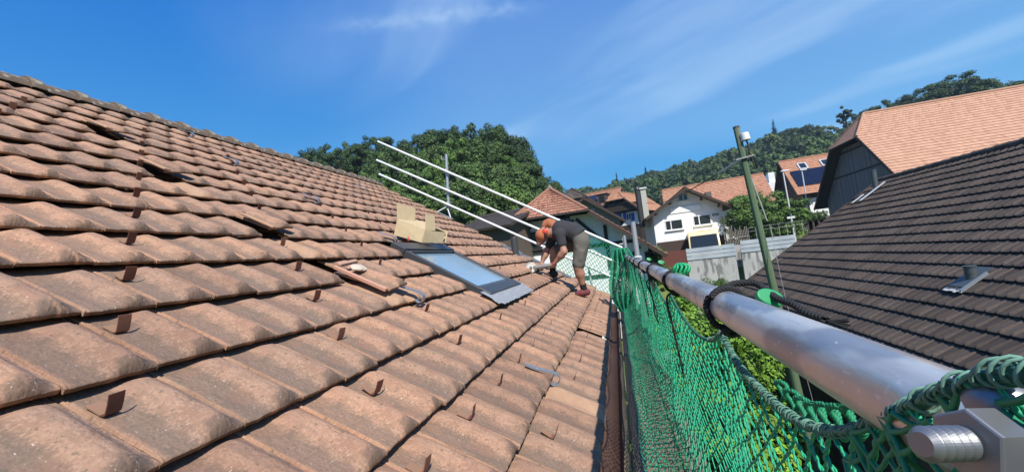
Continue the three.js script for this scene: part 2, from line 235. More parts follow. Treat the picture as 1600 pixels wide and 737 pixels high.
const house = thing('tiled_house', 'house with a weathered clay tile roof, skylight and snow hooks under the green netted rail', 'house', V(-4.6, -5.2, -3));
const HP = house.position;
function onHouse(mesh, p, q) { mesh.position.copy(p).sub(HP); if (q) mesh.quaternion.copy(q); return mesh; }
{
  const R = rng(11), list = [];
  const gone = new Set(), slid = new Map();
  const key = (c, r) => c + ',' + r;
  for (let r = 0; r <= 3; r++) for (let c = 13; c <= 18; c++) if (!(r === 3 && c > 20)) if (r >= 0 && r <= 2) gone.add(key(c, r));
  gone.add(key(16, 6)); gone.add(key(7, 1)); for (const k of [[7, -1], [7, -4], [8, -7]]) slid.set(key(...k), 1);
  for (let r = R0; r <= R1; r++) for (let c = C0; c < C1; c++) {
    if (gone.has(key(c, r))) continue;
    const p = onRoof(c + 0.5, r - 0.5), d = p.length(), dir = p.clone().normalize(), facing = Math.abs(dir.dot(RN));
    const cv = V(p.dot(AX), p.dot(AU), -p.dot(AB)), sx = CX + FOC * cv.x / cv.z, sy = CY - FOC * cv.y / cv.z;
    const seen = cv.z > 0.2 && sx > -220 && sx < 1750 && sy > -150 && sy < 980;
    list.push({ c, r, size: seen ? facing / (d * d) : facing / (d * d) * 0.02, d, seen });
  }
  list.sort((a, b) => b.size - a.size);
  const rest = [];
  list.forEach((t, i) => {
    const j = (a) => (R() - 0.5) * a, pos = onRoof(t.c, t.r, 0).addScaledVector(RD, j(0.012)).addScaledVector(RN, j(0.004)).add(V(0, 0, j(0.003)));
    const q = RQ.clone().multiply(new THREE.Quaternion().setFromEuler(new THREE.Euler(j(0.022), j(0.016), j(0.020))));
    if (slid.has(key(t.c, t.r))) { pos.addScaledVector(RN, 0.034).addScaledVector(RD, -0.05).add(V(0, 0, -0.075)); q.multiply(new THREE.Quaternion().setFromEuler(new THREE.Euler(0.10, 0.03, 0))); }
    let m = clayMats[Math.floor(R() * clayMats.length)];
    const clean = (t.c === 7 && (t.r === 0 || t.r === 2 || t.r === 6)) || (t.c === 8 && (t.r === 2 || t.r === -6)) || (t.c === 7 && t.r === -3);
    if (clean) m = strawClay;
    const hi = t.seen && t.d < 3.3;
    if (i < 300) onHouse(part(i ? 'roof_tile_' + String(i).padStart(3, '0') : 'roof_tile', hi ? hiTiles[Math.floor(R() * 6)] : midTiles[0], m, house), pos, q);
    else rest.push([pos, q]);
  });
  // the smaller, farther tiles: same tiles, joined, in four tones
  const pick = [0, 5, 10, 15].map(() => []);
  for (const [p, q] of rest) { const g = midTiles[0].clone(); g.applyMatrix4(new THREE.Matrix4().compose(p.clone().sub(HP), q, V(1, 1, 1))); pick[Math.floor(R() * 4)].push(g); }
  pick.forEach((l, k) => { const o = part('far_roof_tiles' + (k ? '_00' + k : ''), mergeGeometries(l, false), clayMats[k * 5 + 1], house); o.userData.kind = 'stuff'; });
  // deck under the tiles, battens, the far slope, gable walls
  const dark = mat(0.15, 0.10, 0.062, 0.95), zA = -C0 * TW + T0.z, zB = -C1 * TW + T0.z;
  const quadSlab = (x0, x1, h0, h1) => { const g = box((x1 - x0) * TG, h1 - h0, zA - zB - 0.02); g.translate((x0 + x1) / 2 * TG, (h0 + h1) / 2, 0); return g; };
  const mid = V(T0.x, T0.y, (zA + zB) / 2);
  onHouse(part('roof_deck', quadSlab(RIDGE, 5.86, -0.17, -0.115), dark, house), mid, RQ);
  const ridgeP = onRoof(0, RIDGE, 0), wood = mat(0.16, 0.10, 0.055, 0.9);
  const bat = []; for (let r = R0; r <= R1; r++) bat.push(box(0.04, 0.028, zA - zB - 0.03, (r - 1) * TG - 0.02, -0.10, 0));
  onHouse(part('battens', merge(bat), wood, house), mid, RQ);
  const back = quadSlab(0, 17.2, -0.17, -0.02); const RQ2 = new THREE.Quaternion().setFromAxisAngle(V(0, 0, 1), Math.PI + PITCH);
  const bq = box(17.2 * TG, 0.14, zA - zB - 0.02, 17.2 * TG / 2, 0.10, 0);
  onHouse(part('back_slope', bq, clayMats[1], house), V(ridgeP.x, ridgeP.y - 0.02, mid.z), RQ2);
  // ridge caps
  const cap = (() => {
    const pr = [], L = 0.40, R2 = new Raw(), N = 10;
    const P = (k, x, rr) => { const a = Math.PI * (0.02 + 0.96 * k / N); return V(Math.cos(a) * rr, Math.sin(a) * rr * 0.92, x); };
    const secs = [[0.05, 0.150], [0.03, 0.158], [0, 0.152], [-0.045, 0.150], [-0.052, 0.128], [-0.3, 0.122], [-L, 0.116]];
    for (let s = 0; s < secs.length - 1; s++) for (let k = 0; k < N; k++) { const [xa, ra] = secs[s], [xb, rb] = secs[s + 1]; R2.quad(P(k, xa, ra), P(k, xb, rb), P(k + 1, xb, rb), P(k + 1, xa, ra), [k / N, 0.5 - xa], [k / N, 0.5 - xb], [(k + 1) / N, 0.5 - xb], [(k + 1) / N, 0.5 - xa]); }
    for (let k = 0; k < N; k++) R2.quad(P(k, 0.05, 0.150), P(k + 1, 0.05, 0.150), P(k + 1, 0.05, 0.118), P(k, 0.05, 0.118));
    return R2.geo(0.7);
  })();
  const capMap = colorTex(256, 256, (u, v) => { const n = fbm(u * 8, v * 6, 5, 51), l = fbm(u * 20, v * 14, 3, 52); return mix3(mix3([0.075, 0.060, 0.046], [0.18, 0.125, 0.085], n), [0.34, 0.32, 0.27], 0.8 * sstep(0.62, 0.75, l)); });
  const capM = new THREE.MeshStandardMaterial({ map: capMap, bumpMap: clayBumps[2], bumpScale: 0.004, roughness: 0.95 });
  for (let k = 0, z = zA; z > zB + 0.2; z -= 0.345, k++) onHouse(part('ridge_cap' + (k ? '_' + String(k).padStart(3, '0') : ''), cap, capM, house), V(ridgeP.x - 0.01, ridgeP.y - 0.060, z), new THREE.Quaternion().setFromEuler(new THREE.Euler((R() - 0.5) * 0.02 + 0.02, (R() - 0.5) * 0.015, 0)));
  // walls
  const plaster = mat(0.55, 0.50, 0.42, 0.95), eave = onRoof(0, 5.4, -0.25), xr = eave.x - 0.25, xl = 2 * ridgeP.x - xr, yt = eave.y + 0.15;
  const gable = [[xl, -5.2], [xr, -5.2], [xr, yt], [ridgeP.x, ridgeP.y - 0.22], [xl, yt]].map(([x, y]) => [x - HP.x, y - HP.y]);
  const gA = part('gable_wall', poly(gable, 0.3), plaster, house); gA.position.z = zB + 0.55 - HP.z; const gB = part('gable_wall_001', poly(gable, 0.3), plaster, house); gB.position.z = zA - 0.25 - HP.z;
  part('side_wall', boxTo(xr - 0.3 - HP.x, xr - HP.x, 0, yt - HP.y, zB + 0.56 - HP.z, zA - 0.56 - HP.z), plaster, house);
  part('side_wall_001', boxTo(xl - HP.x, xl + 0.3 - HP.x, 0, yt - HP.y, zB + 0.56 - HP.z, zA - 0.56 - HP.z), plaster, house);
  // gutter
  const ge = onRoof(0, 6, -0.06); const gs = []; for (let k = 0; k <= 10; k++) { const a = Math.PI + Math.PI * k / 10; gs.push([ge.x + 0.045 + Math.cos(a) * 0.065, ge.y - 0.03 + Math.sin(a) * 0.065]); }
  const GR = new Raw(); for (let k = 0; k < 10; k++) { const q = (p, z) => V(p[0] - HP.x, p[1] - HP.y, z - HP.z); GR.quad(q(gs[k], zA), q(gs[k + 1], zA), q(gs[k + 1], zB), q(gs[k], zB)); }
  part('gutter', GR.geo(1), mat(0.10, 0.052, 0.034, 0.6, { side: THREE.DoubleSide }), house);

  // snow hooks: straps bent up at the end, set in a diagonal pattern
  const hookPts = [[-0.062, -0.001], [-0.04, 0.0], [-0.014, 0.0005], [-0.005, 0.003], [-0.001, 0.010], [-0.004, 0.034], [-0.010, 0.058]];
  const W2 = 0.036, T2 = 0.0030, H3 = (p, z) => V(p[0], p[1], z);
  const off = hookPts.map((p, i) => { const a = hookPts[Math.max(0, i - 1)], b = hookPts[Math.min(hookPts.length - 1, i + 1)], l = Math.hypot(b[0] - a[0], b[1] - a[1]); return [p[0] - (b[1] - a[1]) / l * T2, p[1] + (b[0] - a[0]) / l * T2]; });
  const ribbon = (i0, i1) => { const HK = new Raw(); for (let i = i0; i < i1; i++) { const a = hookPts[i], b = hookPts[i + 1], c = off[i], d = off[i + 1]; HK.quad(H3(a, W2 / 2), H3(b, W2 / 2), H3(b, -W2 / 2), H3(a, -W2 / 2)); HK.quad(H3(c, W2 / 2), H3(c, -W2 / 2), H3(d, -W2 / 2), H3(d, W2 / 2)); for (const z of [W2 / 2, -W2 / 2]) HK.quad(H3(a, z), H3(b, z), H3(d, z), H3(c, z)); } const a = hookPts[i1], c = off[i1]; HK.quad(H3(a, W2 / 2), H3(c, W2 / 2), H3(c, -W2 / 2), H3(a, -W2 / 2)); return HK.geo(0.6); };
  const strapGeo = ribbon(0, 2), tabGeo = ribbon(2, hookPts.length - 1), rust = [mat(0.17, 0.055, 0.034, 0.6, { metalness: 0.1 }), mat(0.13, 0.048, 0.032, 0.65, { metalness: 0.1 }), mat(0.21, 0.085, 0.052, 0.7)], dusty = mat(0.27, 0.15, 0.09, 0.88);
  let hk = 0;
  for (let r = R0 + 1; r <= 5; r++) for (let c = -4; c < C1 - 1; c++) {
    const ok = r <= 3 ? (((c + r - 2) % 4) + 4) % 4 === 0 : r === 4 ? c % 2 === 0 : (c % 2 !== 0 && c !== 7);
    if (!ok || gone.has(key(c, r + 1)) || (c >= 12 && c <= 18 && r >= -1 && r <= 2)) continue;
    const x = 0.36 + (R() - 0.5) * 0.05, p = onRoof(c + 0.18 + (R() - 0.5) * 0.05, r + x, -0.040 * (1 - x) + 0.0015);
    const hg = new THREE.Group(); hg.name = 'snow_hook' + (hk ? '_' + String(hk).padStart(3, '0') : ''); house.add(hg); part('strap', strapGeo, dusty, hg); part('tab', tabGeo, rust[hk++ % 3], hg);
    onHouse(hg, p, RQ.clone().multiply(new THREE.Quaternion().setFromEuler(new THREE.Euler(0, (R() - 0.5) * 0.3, (R() - 0.5) * 0.16))));
  }
  // vent pipe near the far verge
  const vp = onRoof(32.9, 0.2, -0.05); onHouse(part('vent_pipe', merge([rod(V(0, -0.1, 0), V(0, 0.36, 0), 0.066, 0.066, 18, true), rod(V(0, 0.36, 0), V(0, 0.37, 0), 0.07, 0.066, 18), rod(V(0, -0.06, 0), V(0, 0.05, 0), 0.13, 0.075, 18)]), mat(0.045, 0.05, 0.055, 0.5), house), vp);
  // lead flashing at the far verge
  for (const [c, r] of [[34.6, 0.9], [34.3, 2.6], [34.6, -0.6]]) onHouse(part('verge_flashing', box(0.55, 0.006, 0.26), mat(0.16, 0.17, 0.175, 0.55, { metalness: 0.4 }), house), onRoof(c, r, 0.012), RQ.clone().multiply(new THREE.Quaternion().setFromEuler(new THREE.Euler(0.05, 0.1, 0.01))));
}

// ---------------------------------------------------------------- roof window (part of the house), apron of lead below it
const roofGroup = (parent, name, c, r, h = 0) => { const g = new THREE.Group(); g.name = name; parent.add(g); g.position.copy(onRoof(c, r, h)); if (parent === house) g.position.sub(HP); g.quaternion.copy(RQ); return g; };
{
  const g = roofGroup(house, 'skylight', 12.9, -0.42, 0), L = 3.06 * TG, Wd = 5.5 * TW, fr = 0.052;       // x down the slope, z towards -column
  const metal = mat(0.055, 0.060, 0.066, 0.42, { metalness: 0.35 });
  const bar = (x0, x1, z0, z1, h0, h1) => boxTo(x0, x1, h0, h1, -z0, -z1, 0.006);
  part('frame_rail', bar(0, L, 0, fr, -0.09, 0.050), metal, g); part('frame_rail', bar(0, L, Wd - fr, Wd, -0.09, 0.050), metal, g);
  part('top_hood', merge([bar(-0.02, 0.13, -0.012, Wd + 0.012, 0.01, 0.064), bar(0.14, 0.165, fr, Wd - fr, 0.02, 0.054)]), metal, g);
  part('bottom_rail', merge([bar(L - 0.11, L + 0.012, 0.001, Wd - 0.001, -0.08, 0.056), bar(L - 0.02, L + 0.03, -0.008, Wd + 0.008, -0.04, 0.018)]), metal, g);
  part('sash', merge([bar(0.17, L - 0.112, fr + 0.001, fr + 0.016, 0.0, 0.036), bar(0.17, L - 0.112, Wd - fr - 0.016, Wd - fr - 0.001, 0.0, 0.036), bar(L - 0.16, L - 0.114, fr + 0.017, Wd - fr - 0.017, 0.0, 0.036)]), mat(0.10, 0.105, 0.11, 0.35, { metalness: 0.5 }), g);
  part('pane', boxTo(0.165, L - 0.15, 0.018, 0.026, -fr - 0.02, -Wd + fr + 0.02), new THREE.MeshPhysicalMaterial({ color: lin(0.24, 0.36, 0.45), roughness: 0.14, metalness: 0, ior: 1.5, specularIntensity: 1, clearcoat: 0.5, clearcoatRoughness: 0.14 }), g);  // pale blue base colour stands in for the sky reflected in the glass
  part('side_flashing', merge([bar(-0.06, L + 0.02, -0.14, 0.0, -0.055, -0.03), bar(-0.06, L + 0.02, Wd, Wd + 0.14, -0.055, -0.03)]), metal, g);
  // lead apron dressed over the rolls of the course below
  const lead = colorTex(128, 128, (u, v) => mix3([0.26, 0.27, 0.275], [0.44, 0.45, 0.45], fbm(u * 5, v * 12, 5, 91)));
  const A = new Raw(), n = 60, z0 = -0.10, z1 = Wd + 0.12, x0 = L - 0.06, x1 = L + 0.16, rows = 6, Rr = rng(3);
  const P = (i, j) => { const z = lerp(z0, z1, i / n), t = (((12.9 + z / TW) % 1) + 1) % 1, x = lerp(x0, x1, j / rows) + (j === rows ? (hash(i, 5) - 0.5) * 0.012 - 0.03 * (i < 4 ? 1 : 0) : 0); const f = j / rows; return V(x, lerp(0.042, 0.030, sstep(0.45, 0.75, f)) + 0.002 * (hash(i, j, 3) - 0.5), -z); };
  for (let i = 0; i < n; i++) for (let j = 0; j < rows; j++) A.quad(P(i, j), P(i, j + 1), P(i + 1, j + 1), P(i + 1, j), [i / 20, j / 6], [i / 20, (j + 1) / 6], [(i + 1) / 20, (j + 1) / 6], [(i + 1) / 20, j / 6]);
  part('lead_apron', A.geo(1.2), new THREE.MeshStandardMaterial({ map: lead, roughness: 0.55, metalness: 0.25 }), g);
}

// ---------------------------------------------------------------- loose things lying on the roof
{
  // a tile turned out of its course, its bed side edge showing pale clay
  const g = thing('loose_roof_tile', 'lifted clay tile with a pale broken edge lying askew across its course', 'roof tile', onRoof(7.35, 1.0, 0.0));
  g.quaternion.copy(RQ).multiply(new THREE.Quaternion().setFromEuler(new THREE.Euler(0.11, 0.02, 0.07)));
  part('tile_body', hiTiles[1], clayMats[2], g).position.set(0.24, 0.038, -0.01);
  part('pale_edge', merge([boxTo(-0.155, 0.225, 0.016, 0.042, -0.003, 0.016, 0.006)]), mat(0.50, 0.27, 0.19, 0.9), g);
  part('head_lug', merge([boxTo(-0.155, -0.125, 0.034, 0.058, -0.19, -0.012, 0.008), boxTo(-0.10, -0.075, 0.034, 0.050, -0.17, -0.03, 0.008)]), mat(0.42, 0.25, 0.18, 0.9), g);
  const mort = new THREE.IcosahedronGeometry(0.03, 2); { const p = mort.attributes.position; for (let i = 0; i < p.count; i++) { const k = 0.7 + 0.6 * fbm(p.getX(i) * 40, p.getZ(i) * 40 + p.getY(i) * 30, 2, 4); p.setXYZ(i, p.getX(i) * k * 1.5, p.getY(i) * k * 0.5, p.getZ(i) * k * 1.7); } mort.computeVertexNormals(); }
  part('mortar_crumbs', mort, mat(0.50, 0.43, 0.34, 0.95), g).position.set(-0.06, 0.045, -0.10);
}
{
  // flat galvanised roof hooks: a strap on the tile, bent over its front edge
  const galv = new THREE.MeshStandardMaterial({ color: lin(0.42, 0.44, 0.46), metalness: 0.75, roughness: 0.42, bumpMap: clayBumps[3], bumpScale: 0.0008 });
  const prof = [[-0.17, 0.004], [-0.12, 0.006], [-0.03, 0.026], [0.012, 0.030], [0.034, 0.018], [0.038, -0.010], [0.020, -0.026], [-0.004, -0.020]];
  const c = new THREE.CatmullRomCurve3(prof.map((p) => V(p[0], p[1], 0)), false, 'centripetal'), pts = c.getSpacedPoints(30), K = new Raw(), w = 0.034, th = 0.006;
  const fr = pts.map((p, i) => { const t = pts[Math.min(30, i + 1)].clone().sub(pts[Math.max(0, i - 1)]).normalize(); return V(-t.y, t.x, 0).multiplyScalar(th); });
  for (let i = 0; i < 30; i++) { const a = pts[i], b = pts[i + 1], a2 = a.clone().add(fr[i]), b2 = b.clone().add(fr[i + 1]), z = (p, s) => V(p.x, p.y, s * w / 2); K.quad(z(a2, 1), z(b2, 1), z(b2, -1), z(a2, -1)); K.quad(z(a, -1), z(b, -1), z(b, 1), z(a, 1)); K.quad(z(a, 1), z(b, 1), z(b2, 1), z(a2, 1)); K.quad(z(b, -1), z(a, -1), z(a2, -1), z(b2, -1)); }
  const hg = K.geo(0.8);
  const spots = [[7.78, 5.0, 0.02, 'thick galvanised roof hook bent over a tile edge beside pale tiles at the eave'], [8.35, 2.02, 0.03, 'galvanised roof hook at the foot of the lifted loose tile'], [14.35, -1.0, 0.02, 'small galvanised roof hook on the course left of the cardboard box'], [14.4, -4.0, 0.02, 'galvanised roof hook on the mid roof, two tiles below a fresh pale patch'], [13.6, -6.9, 0.02, 'galvanised roof hook high on the slope, beside pale broken clay'], [27, -8.0, 0.02, 'galvanised roof hook close to the far end of the ridge'], [14.7, -9.9, 0.02, 'galvanised roof hook directly below the ridge caps']];
  spots.forEach(([cc, r, h, label]) => { const o = thing('roof_hook', label, 'roof hook', onRoof(cc, r, h), 'galvanised hooks on the roof'); o.quaternion.copy(RQ).multiply(new THREE.Quaternion().setFromEuler(new THREE.Euler(0, (hash(cc * 9, 3) - 0.5) * 0.3, 0))); part('strap', hg, galv, o); part('rivet', new THREE.SphereGeometry(0.006, 8, 6).scale(1, 0.5, 1), galv, o).position.set(-0.10, 0.016, 0); });
  // pale broken tile pieces beside the openings
  const shard = (name, cc, r, l, w, yaw, label) => { const g0 = new RoundedBoxGeometry(l, 0.016, w, 2, 0.006), p = g0.attributes.position; for (let i = 0; i < p.count; i++) p.setY(i, p.getY(i) + 0.006 * Math.sin(p.getX(i) * 9) + (p.getZ(i) > 0 ? 0.008 : 0)); g0.computeVertexNormals(); const o = single(name, label, 'tile piece', g0, freshClay, 'broken tile pieces by the openings'); o.position.copy(onRoof(cc, r, 0.040)); o.quaternion.copy(RQ).multiply(new THREE.Quaternion().setFromEuler(new THREE.Euler(0.1, yaw, 0.02))); };
  shard('tile_piece', 7.33, -1.42, 0.26, 0.045, 0.04, 'narrow pale clay strip beside the dark opening above the lifted tile');
  shard('tile_piece', 7.33, -4.42, 0.25, 0.05, 0.02, 'narrow pale clay strip on the course above the first opening');
  shard('tile_piece', 8.33, -7.42, 0.27, 0.05, 0.0, 'narrow pale clay strip high up near the ridge caps');
}
{
  // cardboard box, lid flaps standing up, above the roof window
  const g = thing('cardboard_box', 'open brown cardboard box with raised flaps resting above the skylight', 'box', at(655, 378, 4.15));
  const cm = new THREE.MeshStandardMaterial({ map: colorTex(128, 128, (u, v) => mix3([0.44, 0.34, 0.20], [0.52, 0.41, 0.25], fbm(u * 20, v * 3, 3, 5))), roughness: 0.9, side: THREE.DoubleSide }), T = 0.006;
  const q = (px, py, d) => at(px, py, d).sub(g.position);
  const slab = (a, b, c, d) => { const R = new Raw(), n = b.clone().sub(a).cross(d.clone().sub(a)).normalize().multiplyScalar(T), A = [a, b, c, d], B = A.map((p) => p.clone().add(n)); R.quad(...A); R.quad(B[3], B[2], B[1], B[0]); for (let i = 0; i < 4; i++) { const j = (i + 1) % 4; R.quad(A[i], B[i], B[j], A[j]); } return R.geo(); };
  // corners: near long side n0..n3, far side f0..f3
  const n0 = q(615.5, 367, 4.00), n1 = q(658.5, 379, 4.02), n2 = q(664, 360, 4.05), nt = q(620.5, 344, 4.02), f0 = q(634, 340.5, 4.33), f2 = q(664.5, 347.5, 4.38), r1 = q(691, 379, 4.28), r2 = q(695.5, 362.5, 4.32), fb = q(640, 366, 4.34);
  part('front_panel', slab(n0, n1, n2, nt), cm, g);
  part('top_panel', slab(nt, n2, f2, f0), cm, g);
  part('end_panel', slab(n1, r1, r2, n2), cm, g);
  part('back_panel', slab(fb, r1.clone().add(V(0.01, 0.0, -0.08)), r2.clone().add(V(0, 0.01, -0.08)), f0), cm, g);
  part('flap', slab(q(620, 344, 4.06), q(648, 345, 4.30), q(648.5, 325, 4.34), q(619.5, 317, 4.10)), cm, g);
  part('flap', slab(q(664.5, 360, 4.10), q(679.5, 360.5, 4.24), q(678.5, 336.5, 4.28), q(664, 335, 4.14)), cm, g);
  part('side_flap', slab(q(680, 356, 4.30), q(696, 362.5, 4.34), q(692, 359.5, 4.60), q(678, 354, 4.55)), cm, g);
  const s = thing('screw_bottle', 'small orange capped bottle standing against the cardboard box', 'bottle', at(638.5, 377, 3.93));
  part('bottle_body', new THREE.LatheGeometry([[0, 0], [0.013, 0.001], [0.013, 0.022], [0.007, 0.03], [0.007, 0.036]].map((p) => new THREE.Vector2(p[0], p[1])), 14), mat(0.40, 0.05, 0.025, 0.5), s);
  part('cap', rod(V(0, 0.034, 0), V(0, 0.046, 0), 0.009, 0.008, 12), mat(0.7, 0.12, 0.04, 0.4), s);
}

// ---------------------------------------------------------------- scaffold along the verge and the eave
const alu = new THREE.MeshStandardMaterial({ color: lin(0.72, 0.73, 0.74), metalness: 0.25, roughness: 0.4 });
const steelMap = colorTex(256, 512, (u, v) => { const n = fbm(u * 6, v * 9, 5, 61, 6, 9), s = fbm(u * 2, v * 24, 3, 62, 2, 24), m = fbm(u * 3, v * 4, 3, 63, 3, 4); const z = fbm(u * 4, v * 12, 4, 64, 4, 12); let c = mix3(mix3(mix3([0.30, 0.33, 0.38], [0.70, 0.68, 0.63], sstep(0.42, 0.58, z)), [0.5, 0.5, 0.5], 0.4 * n), [0.44, 0.33, 0.24], 0.65 * sstep(0.48, 0.66, m) * s); const sp = vnoise(u * 40, v * 260, 68), sc = vnoise(u * 130, v * 6, 69); if (sp > 0.93) c = mix3(c, [0.78, 0.76, 0.72], 0.7); if (sc > 0.93) c = mix3(c, [0.24, 0.24, 0.25], 0.6); return c; });  // blue-grey and pale blotches paint patches of shade and light onto the tube
const tubeSteel = new THREE.MeshStandardMaterial({ map: steelMap, metalness: 0.55, roughness: 0.38, roughnessMap: valueTex(256, 256, (u, v) => 0.55 + 0.6 * fbm(u * 6, v * 12, 4, 66, 6, 12)), bumpMap: valueTex(256, 256, (u, v) => fbm(u * 20, v * 40, 4, 67, 20, 40)), bumpScale: 0.0006 });
const galvDull = new THREE.MeshStandardMaterial({ color: lin(0.44, 0.46, 0.48), metalness: 0.6, roughness: 0.45, bumpMap: clayBumps[4], bumpScale: 0.001 });
const RX = 0.152, RY = -0.104, RR = 0.0242;
function corner(px, py, d = 8.75) { return at(px, py, d); }
{
  const g = thing('verge_guardrail', 'three white guard rails climbing the far roof verge on a steel post', 'guardrail', corner(700, 335));
  const q = (px, py, d = 8.75) => corner(px, py, d).sub(g.position);
  part('rail', rod(q(590, 221), q(972, 387), 0.026, 0.026, 14), alu, g);
  part('rail', rod(q(588, 250), q(972, 413.5), 0.026, 0.026, 14), alu, g);
  part('rail', rod(q(592, 272), q(972, 439.5), 0.026, 0.026, 14), alu, g);
  const post = part('post', merge([rod(q(697, 241, 8.82), q(701, 326, 8.82), 0.032, 0.032, 12), rod(q(697.5, 249.5, 8.82), q(690, 249, 8.82), 0.009, 0.009, 8), rod(q(690, 249.5, 8.82), q(689.5, 243, 8.82), 0.009, 0.009, 8)]), galvDull, g);
  part('foot_strut', merge([rod(q(700, 322, 8.8), q(682, 331.5, 8.7), 0.018, 0.018, 8), rod(q(699, 325, 8.8), q(704, 340, 8.7), 0.018, 0.018, 8), beam(q(682, 330.5, 8.68), q(708, 342, 8.68), 0.05, 0.02)]), galvDull, g);
  for (const [x, y] of [[697.5, 267.5], [699.3, 296.5], [700.6, 319]]) part('clamp', box(0.075, 0.10, 0.09, ...q(x, y, 8.8).toArray(), 0.01), galvDull, g);
  part('end_post', rod(q(919, 414, 8.85), q(926, 452, 8.85), 0.024, 0.024, 10), alu, g);
}
{
  const g = thing('eave_guardrail', 'thick steel scaffold tube running along the eave above the green net', 'scaffold tube', V(RX, RY - 0.03, -3));
  const L = rod(V(0, 0.03, 3.4), V(0, 0.03, -5.55), RR, RR, 48); { const u = L.attributes.uv; for (let i = 0; i < u.count; i++) u.setXY(i, u.getX(i) * 1, u.getY(i) * 9); }
  part('tube', L, tubeSteel, g);
  // coupler with its tee bolt beside the lens
  const S = g.position, P = (px, py, d) => at(px, py, d).sub(S);
  const cast = new THREE.MeshStandardMaterial({ color: lin(0.26, 0.265, 0.27), metalness: 0.7, roughness: 0.42 });
  const cp = new THREE.Group(); cp.name = 'coupler'; g.add(cp);
  const A = P(1440, 694, 0.164), B = P(1700, 686, 0.192), ax = B.clone().sub(A).normalize();
  const tq = new THREE.Quaternion().setFromUnitVectors(UPV, ax);
  { // threaded shank, turned profile
    const pr = [[0, 0], [0.0052, 0], [0.0060, 0.0008]]; for (let k = 0; k < 6; k++) { const y = 0.0010 + k * 0.0050; pr.push([0.0076, y + 0.0014], [0.0078, y + 0.0020], [0.0076, y + 0.0026], [0.0058, y + 0.0038], [0.0058, y + 0.0044]); } pr.push([0.0068, 0.036], [0.0068, 0.06], [0, 0.06]);
    const t = part('threaded_bolt', toCreasedNormals(new THREE.LatheGeometry(pr.map((p) => new THREE.Vector2(p[0], p[1])), 36), 0.5), cast, cp); t.position.copy(A); t.quaternion.copy(tq); t.scale.set(0.70, 0.70, 0.70);
    const hex = new THREE.Shape(); for (let k = 0; k < 6; k++) { const a = k * Math.PI / 3; hex[k ? 'lineTo' : 'moveTo'](Math.cos(a) * 0.0136, Math.sin(a) * 0.0136); } hex.closePath();
    const ng = new THREE.ExtrudeGeometry(hex, { depth: 0.0125, bevelEnabled: true, bevelSize: 0.0011, bevelThickness: 0.0011, bevelSegments: 2 }).rotateX(-Math.PI / 2).rotateY(0.45);
    const n = part('nut', ng, cast, cp); n.position.copy(A).addScaledVector(ax, 0.0185); n.quaternion.copy(tq); n.scale.set(0.74, 0.9, 0.74);
  }
  part('swing_bolt_lug', tube([P(1545, 640, 0.20), P(1560, 630, 0.197), P(1580, 632, 0.196), P(1600, 655, 0.196), P(1640, 700, 0.2)], 0.0085, 24, 14), cast, cp);
  part('jaw', new THREE.TorusGeometry(RR + 0.006, 0.007, 14, 48).scale(1, 1, 3.2).translate(0, 0.03, 2.82), cast, cp);
  part('jaw_web', box(0.05, 0.03, 0.03, 0.02, -0.018, 2.82, 0.006), cast, cp);
}
// standards of the eave scaffold
function standard(x, z, top, label) { const g = thing('scaffold_post', label, 'scaffold post', V(x, -5.2, z), 'scaffold posts beside the eave'); part('tube', rod(V(0, 0.02, 0), V(0, top + 5.2, 0), 0.0242, 0.0242, 16, false), galvDull, g); part('base_plate', box(0.15, 0.01, 0.15, 0, 0.006, 0, 0.003), galvDull, g); part('clamp', merge([box(0.075, 0.06, 0.075, 0, RY + 5.2, 0, 0.01), rod(V(-0.05, RY + 5.2 + 0.01, 0.02), V(0.04, RY + 5.2 + 0.01, 0.02), 0.008, 0.008, 8)]), galvDull, g); return g; }
{
  const p1 = at(995, 346, 4.3); standard(RX + 0.052, -4.3, p1.y, 'grey steel scaffold post rising past the far end of the thick tube');
  const p2 = at(973, 368, 6.6); standard(p2.x + 0.02, -6.6, p2.y, 'slim grey scaffold post at the corner of the green nets');
  standard(RX + 0.052, 0.62, 0.4, 'grey steel scaffold post beside the bolted coupler');
  const g = thing('scaffold_deck', 'narrow plank walkway under the folded foot of the green net', 'scaffold deck', V(0.2, -1.12, -3.6));
  const wm = [0, 1, 2].map((k) => new THREE.MeshStandardMaterial({ map: colorTex(64, 512, (u, v) => mix3([0.095, 0.072, 0.05], [0.20, 0.155, 0.105], fbm(u * 14 + k * 9, v * 4, 4, 71 + k)), 1, 1), roughness: 0.9 }));
  for (let k = -1; k < 3; k++) for (let j = 0; j < 3; j++) part('plank', box(0.115, 0.03, 2.96, -0.20 + k * 0.125, 0, 2.9 - j * 2.98, 0.004), wm[(k + j + 3) % 3], g);
  for (let j = 0; j < 4; j++) part('bracket', box(0.5, 0.05, 0.05, -0.02, -0.042, 4.0 - j * 2.6, 0.004), galvDull, g);
}

// ---------------------------------------------------------------- green safety nets, their cords and clips
const netM = [mat(0.012, 0.22, 0.10, 0.6), mat(0.016, 0.35, 0.17, 0.6)], hemM = mat(0.022, 0.125, 0.085, 0.9), hemPale = mat(0.13, 0.27, 0.205, 0.9), cordM = mat(0.012, 0.012, 0.013, 0.8), lockM = mat(0.010, 0.26, 0.09, 0.45);
const TIES = [-0.70, -1.30, -1.95, -2.65, -3.4, -4.2, -5.2], HANG = [-0.84, -1.56, -2.15, -2.85, -3.6, -4.4, -5.4];
